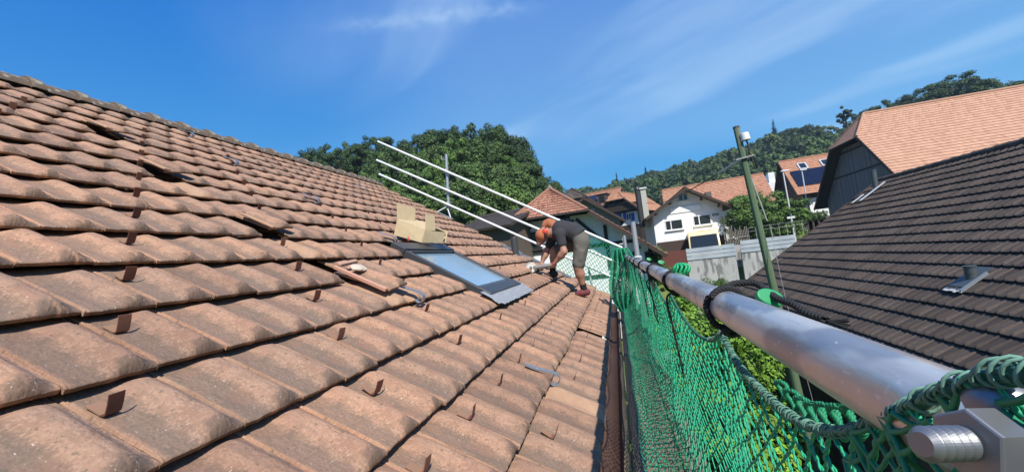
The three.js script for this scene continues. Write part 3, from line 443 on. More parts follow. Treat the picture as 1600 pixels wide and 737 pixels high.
// a net over a surface S(u, v): diamonds of thin cords
function netGeo(S, nu, nv, rad, sides, slack = 0.006, seed = 1, twoPly = () => false) {
  const knots = []; for (let i = 0; i <= nu; i++) { knots.push([]); for (let j = 0; j <= nv; j++) { const off = (j % 2) * 0.5, p = S((i + off) / (nu + 0.5), j / nv); p.x += (hash(i, j, seed) - 0.5) * slack; p.y += (hash(i, j, seed + 1) - 0.5) * slack; p.z += (hash(i, j, seed + 2) - 0.5) * slack; knots[i].push(p); } }
  const pos = [], idx = []; const tmp = V(0, 0, 0), sA = V(0, 0, 0), sB = V(0, 0, 0);
  const ring = (p, d, r) => { d = d.clone().normalize(); sA.set(0.31, 0.17, 0.93).cross(d).normalize(); sB.copy(d).cross(sA); for (let k = 0; k < sides; k++) { const a = k / sides * Math.PI * 2; pos.push(p.x + (sA.x * Math.cos(a) + sB.x * Math.sin(a)) * r, p.y + (sA.y * Math.cos(a) + sB.y * Math.sin(a)) * r, p.z + (sA.z * Math.cos(a) + sB.z * Math.sin(a)) * r); } };
  const strand = (a, b, r) => {
    const d = b.clone().sub(a), m = a.clone().add(b).multiplyScalar(0.5); m.y -= d.length() * 0.04; const s = pos.length / 3; ring(a, d, r * 1.25); ring(m, d, r); ring(b, d, r * 1.25);
    for (let q = 0; q < 2; q++) for (let k = 0; k < sides; k++) { const i0 = s + q * sides + k, i1 = s + q * sides + (k + 1) % sides; idx.push(i0, i1, i0 + sides, i1, i1 + sides, i0 + sides); }
  };
  const ply = (a, b, r) => {                                     // two strands wound round each other
    const d = b.clone().sub(a), L = d.length(), N = 7; d.normalize(); const e1 = V(0.31, 0.17, 0.93).cross(d).normalize(), e2 = d.clone().cross(e1);
    for (let w = 0; w < 2; w++) { const s = pos.length / 3; for (let n = 0; n <= N; n++) { const t = n / N, an = t * Math.PI * 3 + w * Math.PI, p = a.clone().lerp(b, t).addScaledVector(e1, Math.cos(an) * r * 0.62).addScaledVector(e2, Math.sin(an) * r * 0.62); p.y -= Math.sin(t * Math.PI) * L * 0.05; ring(p, d, r * 0.66); } for (let n = 0; n < N; n++) for (let k = 0; k < sides; k++) { const i0 = s + n * sides + k, i1 = s + n * sides + (k + 1) % sides; idx.push(i0, i1, i0 + sides, i1, i1 + sides, i0 + sides); } }
  };
  for (let j = 0; j < nv; j++) for (let i = 0; i <= nu; i++) {
    const a = knots[i][j]; const f = twoPly(a) ? ply : strand;
    f(a, knots[i][j + 1], rad(a)); const k2 = j % 2 ? i + 1 : i - 1; if (k2 >= 0 && k2 <= nu) f(a, knots[k2][j + 1], rad(a));
  }
  const g = new THREE.BufferGeometry(); g.setAttribute('position', new THREE.Float32BufferAttribute(pos, 3)); g.setIndex(idx); g.computeVertexNormals(); return g;
}
const HEM = [[0.45, 0.150, -0.062], [0.1, 0.150, -0.060], [-0.10, 0.142, -0.054], [-0.182, 0.128, -0.057], [-0.21, 0.126, -0.070], [-0.253, 0.130, -0.094], [-0.308, 0.140, -0.122], [-0.388, 0.150, -0.161], [-0.50, 0.160, -0.196], [-0.60, 0.165, -0.209], [-0.75, 0.166, -0.203], [-0.84, 0.165, -0.170]];
const HEMC = new THREE.CatmullRomCurve3(HEM.map((p) => V(p[1], p[2], p[0]))), HEMP = HEMC.getPoints(240);
function hemAt(z) {
  if (z >= -0.84) { for (let i = 1; i < HEMP.length; i++) if (z >= HEMP[i].z) { const a = HEMP[i - 1], b = HEMP[i], t = clamp((z - a.z) / (b.z - a.z)); return V(lerp(a.x, b.x, t), lerp(a.y, b.y, t), z); } }
  for (let i = 1; i < HANG.length; i++) if (z >= HANG[i]) { const t = (HANG[i - 1] - z) / (HANG[i - 1] - HANG[i]); return V(0.165 + 0.008 * Math.sin(t * Math.PI), -0.168 - 0.066 * Math.pow(Math.sin(t * Math.PI), 0.8), z); }
  return V(0.165, -0.170, z);
}
{
  const g = thing('safety_net', 'green knotted safety net hanging from the thick eave tube', 'safety net', V(0.15, -0.135, -3));
  const sub = (p) => p.sub(g.position);
  const zS = 0.32, zE = -8.4;
  const S = (u, v) => {
    const z = lerp(zS, zE, Math.pow(u, 1.0)), h = hemAt(z), fold = Math.sin(z * 5 + 1) * 0.5 + Math.sin(z * 11 + v * 2) * 0.25;
    const A = h, B = V(0.188 + 0.012 * fold, -0.62, z), C2 = V(0.155, -0.80, z), D = V(0.0, -0.885, z); let p;
    if (v < 0.60) p = A.lerp(B, v / 0.60); else if (v < 0.78) p = B.lerp(C2, (v - 0.60) / 0.18); else p = C2.lerp(D, (v - 0.78) / 0.22);
    p.x += 0.016 * Math.sin(v * 3.1) * fold; return sub(p);
  };
  const nearZ = (p) => p.z + g.position.z;
  const ng = netGeo(S, 168, 34, (p) => lerp(0.0018, 0.0017, sstep(-0.3, -1.5, nearZ(p))), 5, 0.0045, 3, (p) => nearZ(p) > -1.1);
  part('mesh', ng, netM[1], g);
  // folded upper edge of the net, bunched under the hem beside the coupler
  const FS = (u, v) => { const z = lerp(0.02, -0.36, u), h = hemAt(z), w = Math.sin(u * 37) * 0.5 + Math.sin(u * 61 + v * 4) * 0.5; return sub(V(h.x - 0.004 + 0.010 * w * v + 0.012 * v, h.y - 0.004 - v * (0.115 + 0.02 * Math.sin(u * 23)), z + 0.012 * Math.sin(v * 7 + u * 40))); };
  part('folded_edge', netGeo(FS, 26, 13, () => 0.0014, 5, 0.006, 77), netM[0], g);
  // doubled foot of the net lying over the planks
  const FF = (u, v) => { const z = lerp(0.3, -8.3, u), w = Math.sin(z * 6) * 0.5 + Math.sin(z * 15 + v * 4) * 0.5; return sub(V(lerp(0.20, 0.015, v) + 0.012 * w, lerp(-0.66, -0.905, Math.pow(v, 0.8)) + 0.01 * w, z)); };
  part('foot_fold', netGeo(FF, 190, 20, () => 0.0016, 4, 0.008, 91), netM[0], g);
  // hem: a laid rope with a pale stitched core near the camera
  const hp = []; for (let z = zS; z > -8.4; z -= 0.045) hp.push(sub(hemAt(z)));
  part('hem_rope', twist(hp, 0.0026, 6, 0.034, hp.length * 4, 6, 0.0018), hemM, g);
  const st = []; for (let z = 0.25; z > -1.0; z -= 0.0038) { const a = hemAt(z), s = 0.0047 + 0.0012 * hash(z * 1000, 3); st.push(new THREE.TorusGeometry(s, 0.0008, 5, 12).rotateX(0.5 + (hash(z * 1000, 7) - 0.5) * 0.9).rotateY((hash(z * 1000, 9) - 0.5) * 0.7).translate(a.x - g.position.x, a.y - g.position.y, a.z - g.position.z)); }
  part('hem_stitches', merge(st), hemPale, g);
  // gathered loops of spare net between hem and tube
  const lp = []; const LR = rng(8); for (let k = 0; k < 8; k++) { const z = -0.36 - k * 0.036, a = hemAt(z), r = 0.010 + LR() * 0.005; const c = V(a.x + 0.016, a.y + 0.004 + LR() * 0.005, z); const ring = []; for (let q = 0; q < 10; q++) { const t = q / 10 * Math.PI * 2; ring.push(sub(c.clone().add(V(0.3 * r * Math.sin(t * 2), Math.cos(t) * r, Math.sin(t) * r * 1.2)))); } lp.push(twist([...ring, ring[0]], 0.0014, 3, 0.010, 60, 5, 0.0016)); }
  part('gathered_loops', merge(lp), netM[0], g);
  const bp = []; for (let z = zS; z > -8.4; z -= 0.09) bp.push(sub(V(0.0 + 0.006 * Math.sin(z * 7), -0.885 + 0.008 * Math.sin(z * 5), z)));
  part('foot_rope', twist(bp, 0.0026, 3, 0.03, bp.length * 4, 5, 0.0028), hemM, g);
}
{
  // net closing the gable end below the verge rails
  const g = thing('gable_net', 'green diamond net stretched under the verge rails behind the worker', 'safety net', at(930, 410, 8.72));
  const tl = at(868, 345, 8.72), tr = at(970, 387, 8.72), bl = at(866, 420, 8.72), br = at(978, 478, 8.72);
  const S = (u, v) => { const p = tl.clone().lerp(tr, u).lerp(bl.clone().lerp(br, u), v).sub(g.position); p.z -= 0.05 * Math.sin(u * 9) * v; p.y -= 0.03 * Math.sin(u * Math.PI) * (1 - v); return p; };
  part('mesh', netGeo(S, 18, 22, () => 0.0042, 4, 0.012, 31), netM[1], g);
  part('edge_cord', merge([tube([S(0, 0), S(0.3, 0), S(0.6, 0), S(1, 0)], 0.008, 24, 6)]), hemM, g);
  // the slack end of the net bunched round the corner post
  const b = thing('net_bundle', 'bunched fold of dark green net hanging at the scaffold corner', 'safety net', at(968, 430, 6.7));
  const F = (u, v) => { const a = at(969, 388, 6.6).lerp(at(978, 486, 6.6), v), w = 0.05 + 0.11 * Math.sin(Math.min(1, v * 0.9 + 0.08) * Math.PI); a.x += (u - 0.5) * w * 2.6 + 0.03 * Math.sin(v * 6); a.z += 0.06 * Math.cos(u * 26) + 0.1 * (u - 0.5); return a.sub(b.position); };
  part('mesh', netGeo(F, 40, 46, () => 0.0036, 4, 0.006, 41), netM[1], b);
}
{
  // black cord ties on the tube, each with loose tails
  const R = rng(17);
  TIES.forEach((z, k) => {
    const near = k === 0, label = near ? 'black braided cord round the tube with a long frayed tail towards the dark roof' : ['', 'black cord round the tube with one long tail hanging over the net', 'black cord round the tube with two short tails hanging over the net'][k] ?? 'black cord tied round the far stretch of the tube';
    const g = thing('tie_cord', label, 'cord', V(RX, RY, z), 'black cords tying the net to the tube');
    const loop = []; for (let q = 0; q <= 18; q++) { const a = q / 18 * Math.PI * 2 + 2.5; loop.push(V(Math.cos(a) * (RR + 0.004), Math.sin(a) * (RR + 0.004) - (Math.sin(a) < -0.6 ? 0.004 : 0), 0.004 * Math.sin(a * 1.5) + (q / 18 - 0.5) * 0.008)); }
    part('loop', near ? twist(loop, 0.0026, 3, 0.016, 160, 6, 0.0026) : tube(loop, 0.0042, 60, 8), cordM, g);
    part('knot', tube([V(0.0, -RR - 0.005, 0), V(0.012, -RR - 0.012, 0.008), V(0.002, -RR - 0.018, -0.007), V(-0.010, -RR - 0.010, 0.004), V(0.004, -RR - 0.004, 0.008)], 0.005, 40, 8, true), cordM, g);
    if (HANG[k] !== undefined) { const h = hemAt(HANG[k]).sub(g.position); part('hanger', tube([V(0, -RR - 0.006, 0), V(0.004, -RR - 0.02, h.z * 0.4), h], 0.0026, 16, 6), cordM, g); }
    if (near) {
      const tail = [V(0.0, RR + 0.004, 0.0), V(0.016, RR + 0.008, -0.012), V(0.045, RR + 0.006, -0.015), at(1215, 466, 0.66).sub(g.position), at(1238, 474, 0.63).sub(g.position), at(1262, 489, 0.60).sub(g.position), at(1291, 500, 0.57).sub(g.position)];
      part('tail', twist(tail, 0.0027, 3, 0.018, 150, 6, 0.0027), cordM, g);
      const fr = []; const e = tail[tail.length - 1]; for (let q = 0; q < 10; q++) { const d = V(0.012 + R() * 0.008, (R() - 0.7) * 0.012, 0.008 + R() * 0.012); fr.push(tube([e.clone(), e.clone().addScaledVector(d, 0.5), e.clone().add(d)], 0.0008, 4, 4)); } part('frayed_end', merge(fr), cordM, g);
    } else if (k < 6) for (let n = 0; n < (k === 2 ? 2 : 1); n++) { const L = 0.17 + R() * 0.13; part('tail', tube([V(-0.008, -RR - 0.008, 0), V(-0.026 - n * 0.01, -RR - 0.02, 0.01), V(-0.022, -RR - 0.1, 0.012 + n * 0.02), V(-0.014 - n * 0.008, -RR - L * 0.8, 0.0), V(-0.012, -RR - L, 0.012)], 0.0030, 40, 6), cordM, g); }
    if (k > 3) return;
    const l = thing('net_clip', ['bright green plastic cord clip beside the frayed cord tail', 'green plastic clip behind the tube next to the coil of spare net', 'small green plastic clip at the cord with a long hanging tail', 'smallest green plastic clip, farther along the tube'][k], 'clip', V(RX, RY, z), 'green plastic net clips on the tube');
    if (!near) l.scale.setScalar(0.75); if (near) l.position.copy(at(1201, 467, 0.675)); else l.position.add(V(RR + 0.012, RR + 0.004, -0.03));
    const s = new THREE.Shape(); s.absellipse(0, 0, 0.017, 0.011, 0, Math.PI * 2); const hole = new THREE.Path(); hole.absellipse(0.004, 0.001, 0.007, 0.0035, 0, Math.PI * 2); s.holes.push(hole);
    const body = part('clip_body', new THREE.ExtrudeGeometry(s, { depth: 0.006, bevelEnabled: true, bevelSize: 0.002, bevelThickness: 0.002, bevelSegments: 2, curveSegments: 16 }), lockM, l); body.rotation.set(-0.5, 0.3, -0.25);
    part('clip_tab', box(0.01, 0.004, 0.008, 0.015, -0.002, 0.006, 0.001), lockM, l);
  });
  // chain of green rings of spare net hung behind the tube (coiled end)
  const c = thing('net_coil', 'coil of spare green net tied behind the tube near the bushes', 'safety net', at(1065, 421, 1.25));
  const rings = []; for (let k = 0; k < 7; k++) { const pts = []; for (let q = 0; q < 12; q++) { const t = q / 12 * Math.PI * 2; pts.push(V(Math.cos(t) * 0.019, Math.sin(t) * 0.015, (k - 3) * 0.004 + 0.004 * Math.sin(t * 3))); } rings.push(tube(pts, 0.0036, 36, 6, true).rotateY(k * 0.45)); }
  part('coils', merge(rings), mat(0.015, 0.32, 0.12, 0.5), c);
}

// ---------------------------------------------------------------- neighbouring house with the dark tiled roof
{
  const B = 33 * DEG, DW = 0.19, DG = 0.33, dn = V(-Math.cos(B), -Math.sin(B), 0), nn = V(-Math.sin(B), Math.cos(B), 0);
  const Q = new THREE.Quaternion().setFromRotationMatrix(new THREE.Matrix4().makeBasis(dn, nn, V(0, 0, -1)));
  const ridge = V(9.41, 1.38, 0), ZF = -17.75, COLS = 78, ROWS = 22;
  const g = thing('dark_roofed_house', 'neighbouring house with dark brown tiled roof and small vent pipes', 'house', V(9.41, -5.2, -10));
  const on = (c, r, h = 0) => ridge.clone().addScaledVector(dn, r * DG).addScaledVector(nn, h).add(V(0, 0, ZF + c * DW));
  const put = (m, p, q = Q) => { m.position.copy(p).sub(g.position); if (q) m.quaternion.copy(q); return m; };
  const profB = (t) => 0.038 * Math.exp(-Math.pow((t - 0.80) / 0.085, 2)) + 0.004 * Math.exp(-Math.pow((t - 0.03) / 0.04, 2));
  const ts = [0, 0.06, 0.55, 0.70, 0.76, 0.80, 0.84, 0.90, 0.99], tg = tileGeo([-0.36, -0.05, -0.008, 0], ts, profB, DW, 0.020, 0.034, DG, 0, 1, false);
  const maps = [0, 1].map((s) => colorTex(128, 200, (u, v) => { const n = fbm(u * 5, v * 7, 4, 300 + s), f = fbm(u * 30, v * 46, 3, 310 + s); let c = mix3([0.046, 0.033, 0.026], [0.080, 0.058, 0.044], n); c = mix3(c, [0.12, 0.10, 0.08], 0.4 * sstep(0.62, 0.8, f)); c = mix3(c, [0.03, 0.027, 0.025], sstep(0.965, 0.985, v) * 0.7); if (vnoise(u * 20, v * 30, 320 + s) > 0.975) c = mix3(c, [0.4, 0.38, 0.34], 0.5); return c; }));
  const ms = []; for (const m of maps) for (const k of [1, 0.76, 1.25]) ms.push(new THREE.MeshStandardMaterial({ map: m, color: lin(k, k, k * 0.99), roughness: 0.85, bumpMap: clayBumps[1], bumpScale: 0.002 }));
  const R = rng(5), list = [];
  for (let r = 1; r <= ROWS; r++) for (let c = 0; c < COLS; c++) { const p = on(c, r); const cv = V(p.dot(AX), p.dot(AU), -p.dot(AB)), sx = CX + FOC * cv.x / cv.z, sy = CY - FOC * cv.y / cv.z, seen = cv.z > 1 && sx < 1640 && sy < 640 && sx > 1100; list.push({ c, r, s: seen ? Math.abs(p.clone().normalize().dot(nn)) / p.lengthSq() : 0 }); }
  list.sort((a, b) => b.s - a.s);
  const rest = [[], [], []];
  list.forEach((t, i) => { const j = (a) => (R() - 0.5) * a, p = on(t.c, t.r).addScaledVector(dn, j(0.008)).addScaledVector(nn, j(0.004)), q = Q.clone().multiply(new THREE.Quaternion().setFromEuler(new THREE.Euler(j(0.022), j(0.016), j(0.018)))); if (i < 300) put(part('roof_tile' + (i ? '_' + String(i).padStart(3, '0') : ''), tg, ms[Math.floor(R() * 6)], g), p, q); else rest[Math.floor(R() * 3)].push(tg.clone().applyMatrix4(new THREE.Matrix4().compose(p.sub(g.position), q, V(1, 1, 1)))); });
  rest.forEach((l, k) => { part('far_roof_tiles' + (k ? '_00' + k : ''), mergeGeometries(l, false), ms[k], g).userData.kind = 'stuff'; });
  const dark = mat(0.06, 0.045, 0.036, 0.9), Lz = COLS * DW, zc = ZF + Lz / 2;
  put(part('roof_deck', box(ROWS * DG, 0.07, Lz - 0.02, ROWS * DG / 2 + 0.02, -0.16, 0), dark, g), V(ridge.x, ridge.y, zc));
  const Q2 = new THREE.Quaternion().setFromRotationMatrix(new THREE.Matrix4().makeBasis(V(Math.cos(B), -Math.sin(B), 0), V(Math.sin(B), Math.cos(B), 0), V(0, 0, 1)));
  put(part('back_slope', box(ROWS * DG, 0.12, Lz - 0.02, ROWS * DG / 2, -0.06, 0), ms[0], g), V(ridge.x, ridge.y, zc), Q2);
  for (let k = 0; k < 43; k++) put(part('ridge_cap' + (k ? '_' + String(k).padStart(3, '0') : ''), merge([rod(V(0, 0, 0.19), V(0, 0, -0.19), 0.105, 0.118, 12), rod(V(0, 0, 0.19), V(0, 0, 0.15), 0.124, 0.124, 12)]).rotateX((R() - 0.5) * 0.03), ms[1 + k % 2], g), V(ridge.x, ridge.y - 0.05, ZF + 0.2 + k * 0.345), null);
  // verge tiles give the stepped outline of the gable edge
  const vm = []; for (let r = 1; r <= ROWS; r++) vm.push(box(0.34, 0.05, 0.05, (r - 0.5) * DG, 0.0, -0.02).rotateZ(0.0)); put(part('verge_boards', merge(vm), dark, g), V(ridge.x, ridge.y, ZF - 0.02));
  const pl = mat(0.34, 0.31, 0.27, 0.95), xw = on(0, 19.5).x, yw = on(0, 19.5).y - 0.2, gw = [[xw, -5.2], [2 * ridge.x - xw, -5.2], [2 * ridge.x - xw, yw], [ridge.x, ridge.y - 0.2], [xw, yw]].map(([x, y]) => [x - g.position.x, y + 5.2]);
  part('gable_wall', poly(gw, 0.3), pl, g).position.z = ZF + 0.7 + 10; part('gable_wall_001', poly(gw, 0.3), pl, g).position.z = ZF + Lz - 0.4 + 10;
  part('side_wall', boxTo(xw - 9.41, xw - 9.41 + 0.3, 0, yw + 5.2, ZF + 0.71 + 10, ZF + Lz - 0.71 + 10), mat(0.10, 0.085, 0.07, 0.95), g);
  part('side_wall_001', boxTo(9.41 - xw - 0.3, 9.41 - xw, 0, yw + 5.2, ZF + 0.71 + 10, ZF + Lz - 0.71 + 10), pl, g);
  // two vent pipes on lead sheets
  const lead = mat(0.30, 0.34, 0.37, 0.45, { metalness: 0.5 }), zinc = mat(0.075, 0.09, 0.095, 0.5, { metalness: 0.2 });
  const v1 = new THREE.Group(); v1.name = 'roof_vent'; g.add(v1); put(v1, V(5.52, -1.15, -8.48), null);
  part('vent_tube', merge([rod(V(0, -0.12, 0), V(0, 0.20, 0), 0.075, 0.075, 20, true), rod(V(0, 0.20, 0), V(0, 0.22, 0), 0.085, 0.085, 20), rod(V(0, 0.09, 0), V(0, 0.10, 0), 0.079, 0.079, 20)]), zinc, v1);
  const sh = part('lead_sheet', merge([box(0.50, 0.012, 0.36, -0.02, 0.03, 0.02), box(0.14, 0.01, 0.42, 0.24, 0.02, 0.02)]), zinc, v1); sh.quaternion.copy(Q);
  const up = part('upstand', box(0.46, 0.05, 0.03, 0.10, 0.04, -0.20), lead, v1); up.quaternion.copy(Q);
  const cr = []; for (let k = 0; k < 7; k++) cr.push(box(0.05, 0.014, 0.05, 0.31 + hash(k, 1) * 0.03, 0.026, 0.17 - k * 0.06, 0.004)); const crm = part('crimped_lead_edge', merge(cr), mat(0.5, 0.5, 0.48, 0.6), v1); crm.quaternion.copy(Q);
  const v2 = new THREE.Group(); v2.name = 'roof_vent_001'; g.add(v2); put(v2, on(4, 1.9, 0), null);
  part('vent_tube', merge([rod(V(0, -0.1, 0), V(0, 0.62, 0), 0.085, 0.085, 16), rod(V(0, 0.6, 0), V(0, 0.64, 0), 0.095, 0.095, 16)]), zinc, v2);
  const l2 = part('lead_sheet', merge([box(0.95, 0.02, 0.12, 0.25, 0.05, -0.22), box(0.45, 0.02, 0.10, 0.55, 0.05, 0.20)]), mat(0.55, 0.56, 0.56, 0.5), v2); l2.quaternion.copy(Q);
}

// ---------------------------------------------------------------- buildings of the village
// a roof face between an eave edge (E0-E1) and a ridge edge (R0-R1), laid with overlapping, waved tiles
function tileSheet(E0, E1, R0_, R1_, base, opt = {}) {
  const { g = 0.33, w = 0.22, wave = 0.020, lift = 0.03, seg = 4, seed = 1, vary = 0.22, tones = null } = opt, raw = new Raw(true);
  const H = (E0.distanceTo(R0_) + E1.distanceTo(R1_)) / 2, n = Math.max(1, Math.round(H / g)), Wd = Math.max(E0.distanceTo(E1), R0_.distanceTo(R1_)), m = Math.max(1, Math.round(Wd / w));
  const N = E1.clone().sub(E0).cross((R0_.distanceTo(R1_) > 0.01 ? R0_ : R0_).clone().sub(E0)).normalize(); if (N.y < 0) N.negate();
  const P = (s, t) => E0.clone().lerp(E1, t).lerp(R0_.clone().lerp(R1_, t), s);
  for (let k = 0; k < n; k++) for (let i = 0; i < m; i++) {
    const v = 1 + (hash(i, k, seed) - 0.5) * 2 * vary, old = tones && hash(i, k, seed + 5) > 0.78 ? tones : base, col = [old[0] * v, old[1] * v, old[2] * v];
    for (let q = 0; q < seg; q++) {
      const ta = (i + q / seg) / m, tb = (i + (q + 1) / seg) / m, wa = wave * Math.pow(Math.sin(Math.PI * q / seg), 2), wb = wave * Math.pow(Math.sin(Math.PI * (q + 1) / seg), 2);
      const b0 = P(k / n, ta).addScaledVector(N, lift + wa), b1 = P(k / n, tb).addScaledVector(N, lift + wb), c0 = P((k + 1) / n, ta).addScaledVector(N, wa), c1 = P((k + 1) / n, tb).addScaledVector(N, wb), a0 = P(k / n, ta).addScaledVector(N, -0.01), a1 = P(k / n, tb).addScaledVector(N, -0.01);
      raw.quad(b0, b1, c1, c0, [ta, 0], [tb, 0], [tb, 1], [ta, 1], col); raw.quad(a0, a1, b1, b0, [ta, 0], [tb, 0], [tb, 0.1], [ta, 0.1], col);
    }
  }
  return raw.geo();
}
function slabUnder(pts, th) {                                    // flat deck under a roof face
  const R = new Raw(), N = pts[1].clone().sub(pts[0]).cross(pts[2].clone().sub(pts[0])).normalize(); if (N.y < 0) N.negate(); const a = pts.map((p) => p.clone().addScaledVector(N, -0.012)), b = pts.map((p) => p.clone().addScaledVector(N, -th)), n = pts.length;
  for (let i = 1; i < n - 1; i++) { R.tri(a[0], a[i], a[i + 1], [0, 0], [1, 0], [1, 1]); R.tri(b[0], b[i + 1], b[i], [0, 0], [1, 0], [1, 1]); }
  for (let i = 0; i < n; i++) { const j = (i + 1) % n; R.quad(a[i], a[j], b[j], b[i]); } return R.geo();
}
const tileOf = (r = 0.9) => new THREE.MeshStandardMaterial({ color: lin(1, 1, 1), vertexColors: true, roughness: r });
const roofM = tileOf(), trim = mat(0.045, 0.03, 0.022, 0.85), whiteWall = new THREE.MeshStandardMaterial({ map: colorTex(256, 256, (u, v) => { const n = fbm(u * 6, v * 6, 5, 401, 6, 6), s = fbm(u * 24, v * 3, 3, 402, 24, 3); return mix3(mix3([0.76, 0.76, 0.75], [0.84, 0.84, 0.83], n), [0.60, 0.59, 0.56], 0.3 * sstep(0.6, 0.8, s)); }, 0.25, 0.25), roughness: 0.92 });
const boardMap = (a, b, seed) => colorTex(256, 256, (u, v) => { const k = Math.floor(u * 16), f = u * 16 - k; return mix3(mix3(a, b, 0.7 * hash(k, 1, seed) + 0.3 * fbm(u * 64, v * 4, 3, seed)), [0.01, 0.01, 0.01], sstep(0.06, 0.0, f)); }, 0.4, 0.4);
const glassM = new THREE.MeshPhysicalMaterial({ color: lin(0.018, 0.024, 0.03), roughness: 0.06, ior: 1.6, specularIntensity: 1 });
const ORANGE = [0.36, 0.155, 0.085], ORANGE2 = [0.27, 0.12, 0.07], BROWN = [0.13, 0.085, 0.06];
// house with its gable towards local +z; opt: x0,x1 wall sides, base, eave (wall height at the sides), pitch, depth, over (front), side (eave overhang), hip (height of half hip)
function gableHouse(g, o) {
  const { x0, x1, base, eave, pitch, depth, over = 0.8, side = 0.7, hip = 0, hipBack = 1.2, wall, roof = ORANGE, tones = ORANGE2, soffit = trim, tile = {} } = o;
  const cx = (x0 + x1) / 2, hw = (x1 - x0) / 2, tn = Math.tan(pitch * DEG), ry = eave + hw * tn, fz = over, bz = -depth - 0.4, ey = eave - side * tn;
  const pts = hip ? [[x0, base], [x1, base], [x1, eave], [cx + hip / tn, ry - hip], [cx - hip / tn, ry - hip], [x0, eave]] : [[x0, base], [x1, base], [x1, eave], [cx, ry], [x0, eave]];
  part('front_wall', poly(pts.map(([x, y]) => [x, y - (y > base ? 0.13 : 0)]), 0.25), wall, g);
  part('side_wall', boxTo(x0 + 0.002, x0 + 0.25, base, eave - 0.16, -0.252, -depth + 0.252), wall, g); part('side_wall', boxTo(x1 - 0.25, x1 - 0.002, base, eave - 0.16, -0.252, -depth + 0.252), wall, g);
  const bw = part('back_wall', poly((hip ? pts.filter((_, i) => i !== 3 && i !== 4).concat() : pts).length ? [[x0, base], [x1, base], [x1, eave - 0.13], [cx, ry - 0.13], [x0, eave - 0.13]] : pts, 0.25), wall, g); bw.position.z = -depth + 0.25;
  const Rf = V(cx, ry, hip ? fz - hipBack : fz), Rb = V(cx, ry, bz), up = 0.06;
  for (const s of [1, -1]) {
    const E = (z) => V(cx + s * (hw + side), ey, z), Hf = V(cx + s * hip / tn, ry - hip, fz), Hb = V(cx + s * hip / tn, ry - hip, bz);
    if (hip) { part('roof_tiles', tileSheet(E(fz), E(bz), Hf, Hb, roof, { ...tile, tones, seed: 3 + s }), roofM, g).userData.kind = 'stuff'; part('roof_tiles', tileSheet(Hf, Hb, Rf, Rb, roof, { ...tile, tones, seed: 8 + s }), roofM, g).userData.kind = 'stuff'; part('roof_deck', merge([slabUnder([E(fz), E(bz), Hb, Hf], 0.12), slabUnder([Hf, Hb, Rb, Rf], 0.12)]), soffit, g); }
    else { part('roof_tiles', tileSheet(E(fz), E(bz), Rf, Rb, roof, { ...tile, tones, seed: 3 + s }), roofM, g).userData.kind = 'stuff'; part('roof_deck', slabUnder([E(fz), E(bz), Rb, Rf], 0.12), soffit, g); }
    part('barge_board', beam(E(fz + 0.02).add(V(0, -0.1, 0)), (hip ? Hf.clone() : Rf.clone()).add(V(0, -0.1, 0.02)), 0.05, 0.22), soffit, g);
    if (hip) part('hip_cap', rod(Hf.clone().add(V(0, 0.03, 0)), Rf.clone().add(V(0, 0.05, 0)), 0.10, 0.10, 8), o.cap ?? mat(...roof.map((v) => v * 0.8), 0.9), g);
  }
  if (hip) { const L = V(cx - hip / tn, ry - hip, fz), Rr = V(cx + hip / tn, ry - hip, fz); part('hip_tiles', tileSheet(L, Rr, Rf, Rf.clone().add(V(0.001, 0, 0)), roof, { ...tile, tones, seed: 14 }), roofM, g).userData.kind = 'stuff'; part('hip_deck', slabUnder([L, Rr, Rf], 0.12), soffit, g); part('hip_gutter', rod(L.clone().add(V(-0.1, -0.06, 0.06)), Rr.clone().add(V(0.1, -0.06, 0.06)), 0.06, 0.06, 8), soffit, g); }
  part('ridge_caps', rod(Rf.clone().add(V(0, 0.03, 0)), Rb.clone().add(V(0, 0.03, 0)), 0.12, 0.12, 10), o.cap ?? mat(...roof.map((v) => v * 0.8), 0.9), g);
  return { cx, hw, ry, tn };
}
function windowAt(g, x0, x1, y0, y1, opt = {}) {                 // a window in the local z = 0 wall: frame standing 3 cm proud, recessed pane, mullion
  const { frame = mat(0.75, 0.75, 0.73, 0.6), bars = [0.5], z = 0, sill = true, fw = 0.06 } = opt, w = new THREE.Group(); w.name = 'window'; g.add(w);
  const F = [boxTo(x0, x1, y1 - fw, y1, z, z + 0.04), boxTo(x0, x1, y0, y0 + fw, z, z + 0.04), boxTo(x0, x0 + fw, y0 + fw, y1 - fw, z, z + 0.04), boxTo(x1 - fw, x1, y0 + fw, y1 - fw, z, z + 0.04)];
  for (const b of bars) { const x = lerp(x0, x1, b); F.push(boxTo(x - fw * 0.7, x + fw * 0.7, y0 + fw, y1 - fw, z, z + 0.04)); }
  part('frame', merge(F), frame, w); const xs = [x0 + fw, ...bars.map((b) => lerp(x0, x1, b)), x1 - fw]; for (let i = 0; i < xs.length - 1; i++) part('pane', boxTo(xs[i] + (i ? fw * 0.7 : 0), xs[i + 1] - (i < xs.length - 2 ? fw * 0.7 : 0), y0 + fw, y1 - fw, z - 0.02, z + 0.012), glassM, w);
  if (sill) part('sill', boxTo(x0 - 0.08, x1 + 0.08, y0 - 0.08, y0 - 0.002, z, z + 0.16), frame, w); return w;
}
